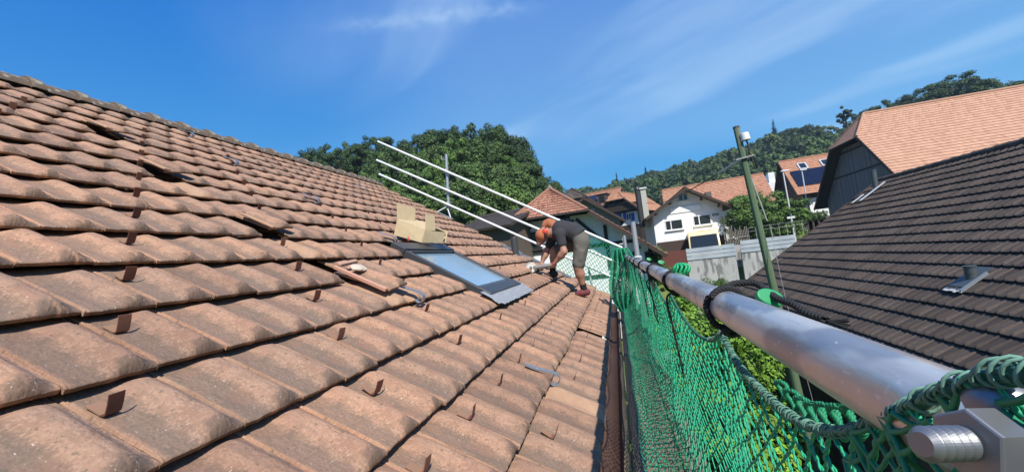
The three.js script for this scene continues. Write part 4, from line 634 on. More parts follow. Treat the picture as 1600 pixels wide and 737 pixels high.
// --- half timbered house behind the worker
{
  const f = new Frame(857, 336.5, 24.7, -3), g = thing('half_timbered_house', 'half timbered white house with orange half hipped roof behind the bending worker', 'house'); f.put(g);
  const hipL = f.loc(796, 347), hipR = f.loc(918, 326), hipY = (hipL[1] + hipR[1]) / 2, rr = f.loc(1042, 397), hw2 = (hipR[0] - hipL[0]) / 2, cx = (hipL[0] + hipR[0]) / 2;
  const pitch = Math.atan2(hipY - rr[1], rr[0] - hipR[0]) / DEG, tn = Math.tan(pitch * DEG), hip = hw2 * tn, side = 0.9, hw = rr[0] - cx - side, base = -7.6, over = 1.1;
  const eave = hipY + hip - hw * tn;
  // walls stand back by the overhang so that the roof front lies in the frame plane
  const inner = g, gm = { x0: cx - hw, x1: cx + hw, base, eave, pitch, depth: 11, over, side, hip, hipBack: 1.9, wall: whiteWall, roof: [0.36, 0.175, 0.115], tones: [0.26, 0.12, 0.08], tile: { wave: 0.03, lift: 0.045 } };
  g.position.addScaledVector(f.n, -over);
  const k = gableHouse(inner, gm);
  const tm = mat(0.030, 0.024, 0.020, 0.9), Wt = 0.2, tb = (x0, y0, x1, y1, w = Wt) => part('timber', beam(V(x0, y0, 0.03), V(x1, y1, 0.03), 0.07, w, V(-(y1 - y0), x1 - x0, 0).normalize()), tm, g);
  const L = (px, py) => { const q = f.loc(px, py, -over); return q; };
  const topAt = (x) => Math.min(k.ry - hip, k.ry - Math.abs(x - cx) * tn) - 0.35;
  tb(cx - hw, topAt(cx - hw) - 0.1, cx - hw, base, 0.24); tb(cx + hw - 0.1, topAt(cx + hw) - 0.1, cx + hw - 0.1, base, 0.24);
  for (const [a, b] of [[[808, 358], [820, 412]], [[893, 335], [897, 360]], [[945, 352], [951, 380]]]) { const p = L(...a), q = L(...b); tb(p[0], topAt(p[0]), p[0], q[1] - 1.5); }
  for (const [a, b] of [[[899, 334], [952, 384]], [[830, 352], [795, 408]], [[939, 372], [948, 388]], [[1000, 385], [985, 402]]]) { const p = L(...a), q = L(...b); tb(p[0], Math.min(p[1], topAt(p[0])), q[0], q[1], 0.19); }
  { const p = L(800, 405), q = L(850, 388); tb(cx - hw, p[1] + 0.2, cx + hw, p[1] + 0.2, 0.2); tb(cx - hw, topAt(cx - hw) - 1.2, cx + hw, topAt(cx - hw) - 1.2, 0.2); }
  const w1 = L(818, 392), w2 = L(838, 372); windowAt(g, w1[0], w2[0] + 0.3, w1[1], w2[1] + 0.4, { frame: tm });
  const w3 = L(876, 348), w4 = L(890, 338); windowAt(g, w3[0], w4[0], w3[1], w4[1], { frame: tm, sill: false });
  // rain pipe elbow on the right barge
  const e = f.loc(972, 372); part('rain_pipe', tube([V(e[0], e[1], over - 0.1), V(e[0] + 0.05, e[1] - 0.3, over - 0.1), V(e[0] - 0.2, e[1] - 0.35, over - 0.1), V(e[0] - 0.22, e[1] - 1.2, over - 0.1)], 0.05, 24, 8), mat(0.35, 0.36, 0.36, 0.5), g);
  const fin = part('ridge_finial', merge([new THREE.SphereGeometry(0.16, 12, 10), rod(V(0, -0.05, 0), V(0, 0.22, 0), 0.1, 0.05, 8)]), mat(0.2, 0.17, 0.14, 0.9), g); fin.position.set(cx, k.ry + 0.06, over - 1.9);
}
// --- white house with the sign
{
  const f = new Frame(1080, 371, 40, 1), g = thing('white_gabled_house', 'white plastered gable house with a blank sign and three windows above the van', 'house'); f.put(g);
  const a = f.loc(1022, 352), b = f.loc(1131, 338), ap = f.loc(1068, 291), re = f.loc(1127, 303), over = 1.0;
  const cx = (a[0] + b[0]) / 2, hw = (b[0] - a[0]) / 2, pitch = 31, eave = ap[1] - 0.25 - hw * Math.tan(pitch * DEG);
  gableHouse(g, { x0: cx - hw, x1: cx + hw, base: -3.4, eave, pitch, depth: 9, over, side: 0.7, wall: whiteWall, roof: [0.12, 0.07, 0.05], tones: [0.09, 0.06, 0.05] });
  const wf = mat(0.72, 0.72, 0.70, 0.6);
  let p = f.loc(1041, 360.5), q = f.loc(1066, 341.5); windowAt(g, p[0], q[0], p[1], q[1], { frame: wf, bars: [0.33] });
  p = f.loc(1085, 353), q = f.loc(1110, 334); windowAt(g, p[0], q[0], p[1], q[1], { frame: wf, bars: [0.33] });
  p = f.loc(1061, 314.5), q = f.loc(1074, 302); windowAt(g, p[0], q[0], p[1], q[1], { frame: wf, bars: [0.5] });
  p = f.loc(1047.5, 334.5), q = f.loc(1095, 318.5);
  const cv = document.createElement('canvas'); cv.width = 512; cv.height = 128; const c2 = cv.getContext('2d'); c2.fillStyle = '#f4f5f4'; c2.fillRect(0, 0, 512, 128); c2.strokeStyle = '#8f8f92'; c2.lineWidth = 5; c2.beginPath(); c2.moveTo(150, 84); c2.lineTo(150, 44); c2.bezierCurveTo(156, 28, 186, 30, 186, 50); c2.bezierCurveTo(184, 66, 170, 70, 168, 84); c2.lineTo(192, 84); c2.moveTo(204, 44); c2.lineTo(204, 72); c2.moveTo(222, 42); c2.lineTo(206, 60); c2.lineTo(222, 74); c2.stroke();
  const ct = new THREE.CanvasTexture(cv); ct.colorSpace = THREE.SRGBColorSpace;
  const sg = new THREE.Group(); sg.name = 'sign_board'; g.add(sg); part('board', boxTo(p[0], q[0], p[1], q[1], 0.012, 0.06), mat(0.45, 0.45, 0.44, 0.5), sg);
  const fc = part('sign_face', new THREE.PlaneGeometry(q[0] - p[0] - 0.04, q[1] - p[1] - 0.04), new THREE.MeshStandardMaterial({ map: ct, roughness: 0.5 }), sg); fc.position.set((p[0] + q[0]) / 2, (p[1] + q[1]) / 2, 0.064);
  p = f.loc(1113.5, 337.5), q = f.loc(1123, 333); part('address_plate', boxTo(p[0], q[0], p[1], q[1], 0.01, 0.05), mat(0.09, 0.10, 0.12, 0.4), g); part('address_line', boxTo(p[0] + 0.08, q[0] - 0.08, (p[1] + q[1]) / 2 - 0.02, (p[1] + q[1]) / 2 + 0.03, 0.051, 0.056), mat(0.6, 0.6, 0.6, 0.5), g);
  for (const s of [-1, 1]) for (const t of [0.45, 0.9]) part('purlin_end', box(0.16, 0.2, over, cx + s * hw * t, eave + hw * (1 - t) * Math.tan(pitch * DEG) - 0.32, over / 2), trim, g);
  // dark storey under the white gable
  part('dark_basement_wall', boxTo(cx - hw + 0.05, cx + hw - 0.05, -3.4, -0.1, 0.004, 0.06), mat(0.06, 0.035, 0.028, 0.9), g);
  const ch = f.loc(1116, 300); part('small_chimney', boxTo(ch[0] - 0.25, ch[0] + 0.25, ch[1] - 0.6, ch[1] + 0.3, -2.5, -2.0), mat(0.12, 0.10, 0.09, 0.9), g);
  const c1 = f.loc(1013, 318), c3 = f.loc(1010, 289); const chp = new THREE.Group(); chp.name = 'chimney'; g.add(chp); part('stack', boxTo(c1[0] - 0.3, c1[0] + 0.2, c1[1] - 2, c3[1], -2.8, -2.3), mat(0.42, 0.42, 0.36, 0.9), chp); part('cap', boxTo(c1[0] - 0.38, c1[0] + 0.28, c3[1], c3[1] + 0.14, -2.9, -2.2), mat(0.6, 0.6, 0.56, 0.8), chp);
  const d1 = f.loc(1002.5, 318), d3 = f.loc(1001, 290); part('flue_pipe', merge([rod(V(d1[0], d1[1] - 2, -2.4), V(d1[0], d3[1], -2.4), 0.24, 0.24, 14), rod(V(d1[0], d3[1], -2.4), V(d1[0], d3[1] + 0.25, -2.4), 0.3, 0.22, 14)]), mat(0.035, 0.035, 0.037, 0.5), g);
}
// --- big barn with the orange roof
function sideHouse(name, label, px, py, depth, psi, o) {         // gable turned to the left, ridge running right; the long slope faces the camera
  const p = at(px, py, depth), g = thing(name, label, o.category ?? 'house'); g.position.copy(p); g.rotation.y = -(90 + psi) * DEG; return [g, p];
}
{
  const [g, p] = sideHouse('barn', 'weathered board barn with large bright orange tiled roof behind the dark roof', 1350, 178, 39.855, 1, { category: 'barn' });
  g.position.add(V(-0.9, 0, 0));
  const bm = new THREE.MeshStandardMaterial({ map: boardMap([0.10, 0.105, 0.108], [0.22, 0.22, 0.215], 501), roughness: 0.9 });
  const hip = 2.1, tn = Math.tan(44 * DEG), hw = 6.4, ey = -hw * tn, base = -8.55 - 3.0;
  const kk = gableHouse(g, { x0: -hw, x1: hw, base, eave: ey, pitch: 44, depth: 26, over: 0.9, side: 0.7, hip, hipBack: 1.8, wall: bm, roof: [0.49, 0.278, 0.182], tones: [0.44, 0.245, 0.16], tile: { vary: 0.08, wave: 0.012, lift: 0.04 } });
  for (const y of [-hip - 0.62, -4.6]) part('cross_rail', boxTo(-Math.min(hw, -y / tn) + 0.2, Math.min(hw, -y / tn) - 0.2, y, y + 0.16, 0.004, 0.07), mat(0.035, 0.032, 0.03, 0.9), g);
  for (let k = 0; k < 34; k++) { const x = -5.9 + k * 0.36, top = Math.min(-hip, -Math.abs(x) * tn) - 0.35; part('board', boxTo(x, x + 0.33, -10.5, top, 0.002, 0.035 + 0.012 * hash(k, 3)), bm, g); }
}
{
  const [g] = sideHouse('solar_house', 'house with orange roof carrying a dark solar array and two skylights', 1226.8, 252, 56.28, 6, {});
  const wood = new THREE.MeshStandardMaterial({ map: boardMap([0.045, 0.03, 0.022], [0.08, 0.055, 0.04], 511), roughness: 0.9 });
  const tn = Math.tan(40 * DEG), hw = 4.6;
  gableHouse(g, { x0: -hw, x1: hw, base: -9, eave: -hw * tn, pitch: 40, depth: 16, over: 0.7, side: 0.8, wall: wood, roof: [0.42, 0.21, 0.125], tones: [0.36, 0.18, 0.11], tile: { vary: 0.1, wave: 0.014, lift: 0.04 } });
  part('white_storey', boxTo(hw + 0.004, hw + 0.12, -9, -5.0, -15.6, -0.4), whiteWall, g);
  const sl = (s, z, h = 0.1) => V(s * Math.cos(40 * DEG), -s * Math.sin(40 * DEG), z).add(V(Math.sin(40 * DEG) * h, Math.cos(40 * DEG) * h, 0));
  const Qs = new THREE.Quaternion().setFromAxisAngle(V(0, 0, 1), -40 * DEG);
  const pv = new THREE.Group(); pv.name = 'solar_array'; g.add(pv); for (let i = 0; i < 3; i++) for (let j = 0; j < 4; j++) { const m = part('panel', box(1.0, 0.04, 1.62, 0, 0, 0, 0.008), mat(0.008, 0.010, 0.025, 0.18), pv); m.position.copy(sl(3.1 + i * 1.02, -0.6 - j * 1.65, 0.14)); m.quaternion.copy(Qs); }
  for (const z of [-1.3, -3.5]) { const w = new THREE.Group(); w.name = 'skylight'; g.add(w); w.position.copy(sl(1.75, z, 0.1)); w.quaternion.copy(Qs); part('frame', box(1.3, 0.1, 0.9, 0, 0, 0, 0.02), mat(0.5, 0.52, 0.53, 0.4), w); part('pane', box(1.0, 0.03, 0.62, 0, 0.045, 0), glassM, w); }
}
{
  // long orange roof and small brown roof behind the white house
  const [g] = sideHouse('long_roofed_house', 'house with long plain orange roof behind the white gable', 1040, 297, 55, 8, {});
  gableHouse(g, { x0: -4, x1: 4, base: -7, eave: -3.0, pitch: 37, depth: 10.2, over: 0.4, side: 0.7, wall: whiteWall, roof: [0.42, 0.215, 0.13], tones: [0.36, 0.17, 0.10], tile: { vary: 0.1, wave: 0.012, lift: 0.04 } });
  const [h] = sideHouse('brown_roofed_shed', 'low house with a dull brown roof beyond the long orange roof', 1128, 283, 62, 8, {});
  gableHouse(h, { x0: -3.4, x1: 3.4, base: -7, eave: -2.4, pitch: 35, depth: 3.4, over: 0.4, side: 0.6, wall: mat(0.3, 0.27, 0.23, 0.9), roof: BROWN, tones: [0.2, 0.1, 0.06] });
  const w = thing('white_flat_house', 'white flat roofed building between the leafy tree and the solar roof', 'house'), fw = new Frame(1200, 292, 64, -12); fw.put(w);
  const p = fw.loc(1188, 315), q = fw.loc(1211, 270); part('wall', boxTo(p[0], q[0], -7, q[1] - 1.2, -5, 0), whiteWall, w); part('attic_block', boxTo(p[0] + 1.5, q[0], q[1] - 1.2, q[1] + 0.2, -4, -0.4), whiteWall, w); part('side_block', boxTo(p[0] - 1.8, p[0] - 0.01, -7, q[1] - 2.2, -5, -0.3), mat(0.33, 0.40, 0.44, 0.9), w);
}
{
  // dark timber chalet with blue shutters
  const f = new Frame(961, 312, 58, -24), g = thing('chalet', 'dark timber chalet with bright blue shutters and a small orange hip', 'house'); f.put(g);
  const hl = f.loc(947, 315), hr = f.loc(975, 309), re = f.loc(1003, 327), tn = (hr[1] - re[1]) / (re[0] - hr[0]), hw2 = (hr[0] - hl[0]) / 2, cx = (hl[0] + hr[0]) / 2, hip = hw2 * tn, pitch = Math.atan(tn) / DEG, side = 0.8, hw = re[0] - cx - side, over = 1.2;
  g.position.addScaledVector(f.n, -over); const L = (px, py) => f.loc(px, py, -over);
  const wood = new THREE.MeshStandardMaterial({ map: boardMap([0.022, 0.015, 0.011], [0.045, 0.03, 0.022], 521), roughness: 0.9 });
  gableHouse(g, { x0: cx - hw, x1: cx + hw, base: -9, eave: (hl[1] + hr[1]) / 2 + hip - hw * tn, pitch, depth: 10, over, side, hip, hipBack: 1.6, wall: wood, roof: [0.42, 0.21, 0.12], tones: [0.33, 0.16, 0.09] });
  let p = L(954, 356), q = L(996, 329); part('white_storey', boxTo(p[0], q[0], p[1], q[1], 0.004, 0.06), whiteWall, g);
  for (const [x0, x1] of [[962, 971], [975.5, 979.5], [986.5, 991]]) { const a = L(x0, 345), b = L(x1, 332); const s = part('shutter', boxTo(a[0], b[0], a[1], b[1], 0.062, 0.10), mat(0.01, 0.05, 0.42, 0.5), g); s.userData.label = 'bright blue window shutter'; }
  for (const [x0, x1, y0, y1] of [[979.8, 986.2, 344, 332.5], [947, 960, 327, 319], [967, 980, 323, 315]]) { const a = L(x0, y0), b = L(x1, y1); windowAt(g, a[0], b[0], a[1], b[1], { z: y0 > 330 ? 0.062 : 0.004, sill: false }); }
  p = L(944, 334), q = L(1000, 326); const bal = new THREE.Group(); bal.name = 'balcony'; g.add(bal); part('floor', boxTo(p[0], q[0], p[1] - 0.1, p[1], 0.062, 0.9), wood, bal); part('railing', boxTo(p[0], q[0], p[1], p[1] + 0.8, 0.84, 0.9), wood, bal);
}
{
  // grey roofed gable, greenish gable, orange dormer roof between chalet and half timbered house
  const f = new Frame(893, 305, 46, 3), g = thing('grey_roofed_house', 'house with a steep dark grey roof behind the orange hip', 'house'); f.put(g);
  const ap = f.loc(893, 293); gableHouse(g, { x0: ap[0] - 2.4, x1: ap[0] + 2.4, base: -6, eave: ap[1] - 2.0, pitch: 39, depth: 7, over: 0.6, side: 0.6, hip: 1.2, hipBack: 1.1, wall: mat(0.55, 0.53, 0.48, 0.9), roof: [0.075, 0.062, 0.055], tones: [0.10, 0.08, 0.07] });
  const f2 = new Frame(925, 325, 40, 2), h = thing('green_gable_house', 'pale green gable house wedged between grey roof and chalet', 'house'); f2.put(h);
  const a2 = f2.loc(912, 310); gableHouse(h, { x0: a2[0] - 3.0, x1: a2[0] + 3.0, base: -6, eave: a2[1] - 2.2, pitch: 37, depth: 6, over: 0.6, side: 0.5, wall: mat(0.20, 0.23, 0.17, 0.9), roof: [0.07, 0.055, 0.05], tones: [0.09, 0.07, 0.06] });
  const w0 = f2.loc(924, 331), w1 = f2.loc(928, 326); windowAt(h, w0[0], w1[0], w0[1], w1[1], { sill: false, bars: [] });
  const [o] = sideHouse('dormer_house', 'orange roofed house with a dark dormer window above the green gable', 915, 304, 66, 16, {});
  gableHouse(o, { x0: -3.6, x1: 3.6, base: -7, eave: -2.9, pitch: 39, depth: 5.2, over: 0.4, side: 0.5, wall: whiteWall, roof: [0.34, 0.17, 0.10], tones: [0.28, 0.13, 0.08], tile: { vary: 0.12 } });
  const dm = new THREE.Group(); dm.name = 'dormer'; o.add(dm); part('dormer_wall', boxTo(1.1, 2.7, -2.2, -0.8, -3.9, -2.6), mat(0.07, 0.05, 0.045, 0.8), dm); part('dormer_window', boxTo(2.702, 2.74, -1.95, -1.05, -3.65, -2.85), glassM, dm); part('dormer_roof', box(2.2, 0.08, 1.7, 1.75, -0.72, -3.25), mat(0.08, 0.06, 0.05, 0.8), dm);
  const pv = part('solar_panel', box(1.9, 0.05, 1.6), mat(0.012, 0.016, 0.04, 0.2), o); pv.position.set(1.45, -1.04, -1.3); pv.rotation.z = -39 * DEG;
  const [l] = sideHouse('grey_shed', 'low shed with a flat dark grey roof under the wooded knoll', 792, 334, 27, 12, { category: 'shed' });
  l.position.add(V(-1.6, 0, 0)); gableHouse(l, { x0: -3.5, x1: 3.5, base: -7.2, eave: -1.0, pitch: 16, depth: 3.4, over: 0.3, side: 0.5, wall: mat(0.10, 0.075, 0.055, 0.9), roof: [0.065, 0.055, 0.052], tones: [0.08, 0.066, 0.06], tile: { wave: 0.01 } });
}
// --- retaining wall with sheet metal parapet, garage
{
  const f = new Frame(1077, 408, 33, -7), g = thing('retaining_wall', 'stained concrete retaining wall with ribbed metal parapet below the van', 'wall'); f.put(g);
  const conc = new THREE.MeshStandardMaterial({ map: colorTex(512, 256, (u, v) => { const n = fbm(u * 8, v * 4, 5, 531, 8, 4), s = fbm(u * 38, v * 4, 5, 532, 38, 4); return mix3(mix3([0.33, 0.33, 0.32], [0.46, 0.455, 0.44], n), [0.11, 0.11, 0.105], 0.75 * sstep(0.48, 0.7, s) * sstep(0.3, 0.6, n + 0.12)); }, 0.16, 0.35), roughness: 0.95 });
  const metal = new THREE.MeshStandardMaterial({ map: colorTex(256, 64, (u, v) => mix3([0.38, 0.42, 0.46], [0.58, 0.61, 0.63], fbm(u * 10, v * 3, 4, 541, 10, 3)), 0.2, 1), roughness: 0.5, metalness: 0.35 });
  const seg = [[1072, 1147, 391.5, 377.5], [1158, 1243, 377.5, 364.5]], low = -4.2;
  seg.forEach(([x0, x1, y0, y1], k) => {
    const a = f.loc(x0, y0), b = f.loc(x1, y1), top = (a[1] + b[1]) / 2, z = k ? -0.5 : 0;
    part('concrete_wall', boxTo(a[0], b[0], low, top - 0.85, z - 0.4, z), conc, g);
    for (let j = 0; j < 3; j++) part('metal_strip', box(b[0] - a[0], 0.27, 0.05, (a[0] + b[0]) / 2, top - 0.14 - j * 0.285, z + 0.03 + 0.03 * (2 - j)), metal, g);
    for (let q = a[0] + 0.1; q < b[0]; q += 2.1) part('strip_post', box(0.05, 0.9, 0.05, q, top - 0.42, z - 0.04), metal, g);
    part('ledge', boxTo(a[0], b[0], -3.05, -2.9, z + 0.002, z + 0.12), mat(0.62, 0.61, 0.59, 0.9), g); part('lower_band', boxTo(a[0], b[0], low, -3.052, z + 0.002, z + 0.05), whiteWall, g);
  });
  const p = f.loc(1148, 377), q = f.loc(1157, 377); part('recess_back', boxTo(p[0] - 0.3, q[0] + 0.3, low, p[1] - 0.3, -1.6, -1.4), conc, g);
  const d0 = f.loc(1104, 462), d1 = f.loc(1146, 441); part('garage_door', boxTo(d0[0], d1[0], low, d1[1], 0.052, 0.10), mat(0.62, 0.66, 0.70, 0.5), g); part('door_panel', boxTo(d0[0] + 0.35, d1[0] - 0.5, low, d1[1] - 0.25, 0.102, 0.12), mat(0.8, 0.81, 0.82, 0.5), g);
  const n = f.loc(1034, 398); part('red_brick_pier', boxTo(n[0] - 0.2, n[0] + 1.7, -3.2, n[1] + 0.15, -1.6, -1.3), mat(0.13, 0.042, 0.03, 0.9), g);
}

// ---------------------------------------------------------------- trees and bushes
function coniferGeo(seed, n, R0, H, leaf, base, tip) {
  const R = rng(seed), pos = [], col = [], nor = [], lump = Array.from({ length: 40 }, () => 0.65 + 0.5 * R());
  for (let i = 0; i < n; i++) {
    const t = 1 - Math.sqrt(R()), a = R() * Math.PI * 2, lv = Math.floor(t * 9), k = lump[(lv * 5 + Math.floor(a / 1.26)) % 40], saw = 1 - 0.35 * (t * 9 - lv), r = R0 * (1 - t) * saw * k * Math.pow(R(), 0.45) + 0.05, y = t * H - H / 2 - r * 0.28;
    const p = V(Math.cos(a) * r, y, Math.sin(a) * r), d = V(Math.cos(a), 0.55 + R() * 0.6, Math.sin(a)).normalize(), s = leaf * (0.6 + 0.8 * R()) * (1 - 0.5 * t), t1 = V(Math.cos(a), -0.35, Math.sin(a)).multiplyScalar(s), t2 = V(-Math.sin(a), (R() - 0.5) * 0.6, Math.cos(a)).multiplyScalar(s * 0.55), m = R();
    const C = [0, 1, 2].map((q) => lerp(base[q], tip[q], m)); const P = [p.clone().sub(t1), p.clone().add(t2), p.clone().add(t1), p.clone().sub(t2)];
    for (const j of [0, 3, 1, 1, 3, 2]) { pos.push(P[j].x, P[j].y, P[j].z); col.push(...C); nor.push(d.x, d.y, d.z); }
  }
  const g = new THREE.BufferGeometry(); g.setAttribute('position', new THREE.Float32BufferAttribute(pos, 3)); g.setAttribute('color', new THREE.Float32BufferAttribute(col, 3)); g.setAttribute('normal', new THREE.Float32BufferAttribute(nor, 3)); return g;
}
const barkM = mat(0.085, 0.062, 0.045, 0.95);
// leaves spread through clumps of a crown; returns geometry with a tone per leaf
function crownGeo(seed, { rx = 3, ry = 3.4, rz = 3, clumps = 26, leaves = 110, leaf = 0.26, cr = 0.36, base = [0.045, 0.085, 0.018], tip = [0.085, 0.15, 0.03], droop = 0.2, cone = 0 } = {}) {
  const R = rng(seed), pos = [], col = [], nor = []; const G = () => (R() + R() + R() - 1.5) / 1.5;
  for (let c = 0; c < clumps; c++) {
    let a = R() * Math.PI * 2, u = R() * 2 - 1, k = 0.45 + 0.5 * Math.pow(R(), 0.6); const s = Math.sqrt(1 - u * u), taper = cone ? 1 - cone * (u * k * 0.5 + 0.5) : 1;
    const cx = Math.cos(a) * s * k * rx * taper, cy = u * k * ry, cz = Math.sin(a) * s * k * rz * taper, rad = cr * (rx + ry) / 2 * (0.6 + 0.7 * R()) * taper, tone = 0.75 + 0.5 * R();
    for (let l = 0; l < leaves; l++) {
      let dx = G(), dy = G(), dz = G(); const d = Math.hypot(dx, dy, dz) || 1, q = rad * (0.55 + 0.5 * R()) / d; dx *= q; dy *= q * 0.75; dz *= q;
      const px = cx + dx, py = cy + dy - droop * Math.hypot(dx, dz) * 0.5, pz = cz + dz, sz = leaf * (0.6 + 0.8 * R());
      const n = V(dx + G() * rad * 0.6, dy + rad * 0.45 + G() * rad * 0.5, dz + G() * rad * 0.6).normalize(), t1 = V(G(), G() * 0.6, G()).cross(n).normalize().multiplyScalar(sz), t2 = n.clone().cross(t1).multiplyScalar(0.62);
      const m = R(), v = tone * (0.8 + 0.4 * R()), C = [lerp(base[0], tip[0], m) * v, lerp(base[1], tip[1], m) * v, lerp(base[2], tip[2], m) * v];
      const P = [[-t1.x, -t1.y, -t1.z], [t2.x, t2.y, t2.z], [t1.x, t1.y, t1.z], [-t2.x, -t2.y, -t2.z]].map((o) => [px + o[0], py + o[1], pz + o[2]]);
      for (const i of [0, 3, 1, 1, 3, 2]) { pos.push(...P[i]); col.push(...C); nor.push(n.x, n.y, n.z); }
    }
  }
  const g = new THREE.BufferGeometry(); g.setAttribute('position', new THREE.Float32BufferAttribute(pos, 3)); g.setAttribute('color', new THREE.Float32BufferAttribute(col, 3)); g.setAttribute('normal', new THREE.Float32BufferAttribute(nor, 3)); return g;
}
function trunkGeo(h, r, seed, limbs = 5) { const R = rng(seed), l = [rod(V(0, -0.3, 0), V((R() - 0.5) * 0.3, h, (R() - 0.5) * 0.3), r, r * 0.45, 9)]; for (let k = 0; k < limbs; k++) { const a = R() * 6.28, y = h * (0.45 + 0.5 * R()); l.push(rod(V(0, y, 0), V(Math.cos(a) * h * 0.28, y + h * 0.25, Math.sin(a) * h * 0.28), r * 0.4, r * 0.12, 6)); } return merge(l); }
const leafM = new THREE.MeshStandardMaterial({ vertexColors: true, roughness: 0.75, side: THREE.DoubleSide }); leafM.color = lin(1, 1, 1);
const leafTone = (r, g, b) => { const m = leafM.clone(); m.color = lin(r, g, b); return m; };
const tones = [leafTone(1, 1, 1), leafTone(0.72, 0.78, 0.8), leafTone(1.25, 1.3, 0.95), leafTone(0.55, 0.62, 0.65)];
const broad = [0, 1, 2].map((s) => crownGeo(60 + s, { rx: 3.0 + 0.3 * s, ry: 3.3, rz: 3.0, clumps: 60, leaves: 200, leaf: 0.115, cr: 0.22 }));
const airy = crownGeo(71, { rx: 2.2, ry: 2.8, rz: 2.2, clumps: 44, leaves: 130, leaf: 0.15, cr: 0.27, base: [0.03, 0.055, 0.018], tip: [0.05, 0.08, 0.025] });
const bushGeo = crownGeo(75, { rx: 1.2, ry: 0.9, rz: 1.2, clumps: 60, leaves: 170, leaf: 0.036, cr: 0.26, base: [0.055, 0.125, 0.012], tip: [0.13, 0.23, 0.022] });
const trunkB = trunkGeo(5, 0.22, 4);
function tree(label, x, y, z, sx, sy, kind, tone, group) {
  const g = thing('leafy_tree', label, 'tree', V(x, y, z), group); part('trunk', trunkB, barkM, g).scale.set(1, sy, 1);
  const c = part('crown', kind === 3 ? airy : broad[kind], tones[tone], g); c.position.y = 5.2 * sy; c.scale.set(sx, sy, sx); c.rotation.y = hash(x * 10, z * 10) * 6.28; return g;
}
// wooded knoll behind the roof: trees set so that their tops follow its skyline
{
  const top = [[470, 243], [500, 228], [540, 221], [575, 216], [612, 212], [650, 209], [676, 203], [700, 196], [735, 193], [768, 196], [788, 207], [796, 226], [812, 244], [832, 262], [848, 280]];
  const words = ['rounded dark', 'broad dark', 'dense green', 'spreading', 'leafy upright', 'bushy'];
  const R = rng(23); let k = 0;
  const rowDefs = [[48, 0, 0.0], [46, 8, 0.55], [42, 28, 0.35], [37, 58, 0.7], [32, 88, 0.2]];
  for (const [dep, drop, ph] of rowDefs) for (let i = 0; i < top.length; i++) {
    const nx = top[Math.min(i + 1, top.length - 1)], px = lerp(top[i][0], nx[0], ph), py = lerp(top[i][1], nx[1], ph) + drop + (R() - 0.5) * 8;
    if (drop > 20 && (px < 560 || px > 840 - drop * 0.4)) continue;
    const d = dep + R() * 3, p = at(px, py, d), s = 0.62 + R() * 0.26 + (px > 680 && px < 790 && !drop ? 0.2 : 0), sy = s * (0.95 + R() * 0.25), h = 8.3 * sy; const y = Math.max(p.y - h, groundY(p.x, p.z) - 0.2);
    const tone = drop > 20 ? (R() > 0.6 ? 2 : 0) : (R() > 0.7 ? 1 : 3);
    const t = tree('', p.x, p.y - h, p.z, s, sy, k % 3, tone, 'trees on the wooded knoll');
    t.userData.label = drop > 50 ? 'bright green tree low on the wooded knoll behind the guard rails' : drop > 20 ? 'mid green tree on the slope of the wooded knoll' : 'dark green tree along the crest of the wooded knoll'; k++;
  }
}
// far wooded hill: a mass of crowns
{
  const kinds = [
    ['hill_forest', 'dark green broadleaf forest covering the far hill', crownGeo(90, { rx: 3, ry: 3.4, rz: 3, clumps: 26, leaves: 80, leaf: 0.26, cr: 0.25, base: [0.026, 0.050, 0.013], tip: [0.052, 0.092, 0.022] }), 1500],
    ['hill_forest', 'lighter green mixed forest scattered over the far hill', crownGeo(91, { rx: 3.4, ry: 2.8, rz: 3.1, clumps: 22, leaves: 80, leaf: 0.24, cr: 0.24, base: [0.036, 0.070, 0.015], tip: [0.075, 0.125, 0.028] }), 700],
    ['hill_conifers', 'dark conifers standing among the forest of the far hill', coniferGeo(92, 1500, 2.6, 9.5, 0.42, [0.016, 0.034, 0.014], [0.032, 0.058, 0.02]), 40]];
  kinds.forEach(([name, label, geo, N], kk) => {
    const R = rng(31 + kk), im = new THREE.InstancedMesh(geo, leafM, N), m = new THREE.Matrix4(), q = new THREE.Quaternion(), c = new THREE.Color(); let n = 0;
    while (n < N) {
      const az = lerp(-16, 52, R()) * DEG, d = lerp(92, 262, Math.sqrt(R())), x = Math.sin(az) * d, z = -Math.cos(az) * d, y = groundY(x, z); if (az > 18 * DEG && d < 105) continue;
      const patch = fbm(x * 0.03, z * 0.03, 2, 55); if (kk === 1 && patch < 0.5 || kk === 2 && patch > 0.58) if (R() > 0.25) continue;
      const s = (kk === 2 ? 0.7 : 0.75) + Math.pow(R(), 1.6) * 0.9; q.setFromAxisAngle(UPV, R() * 6.28); m.compose(V(x, y + (kk === 2 ? 4.2 : 3.0) * s, z), q, V(s * (0.8 + 0.5 * R()), s * (0.8 + 0.6 * R()), s)); im.setMatrixAt(n, m);
      const k = R(); c.setRGB(lerp(0.7, 1.35, k), lerp(0.75, 1.3, R() * 0.4 + k * 0.6), lerp(0.85, 1.1, k)); im.setColorAt(n, c); n++;
    }
    im.name = numbered(name); im.castShadow = im.receiveShadow = true; im.userData = { label, category: 'forest', kind: 'stuff' }; scene.add(im);
  });
}
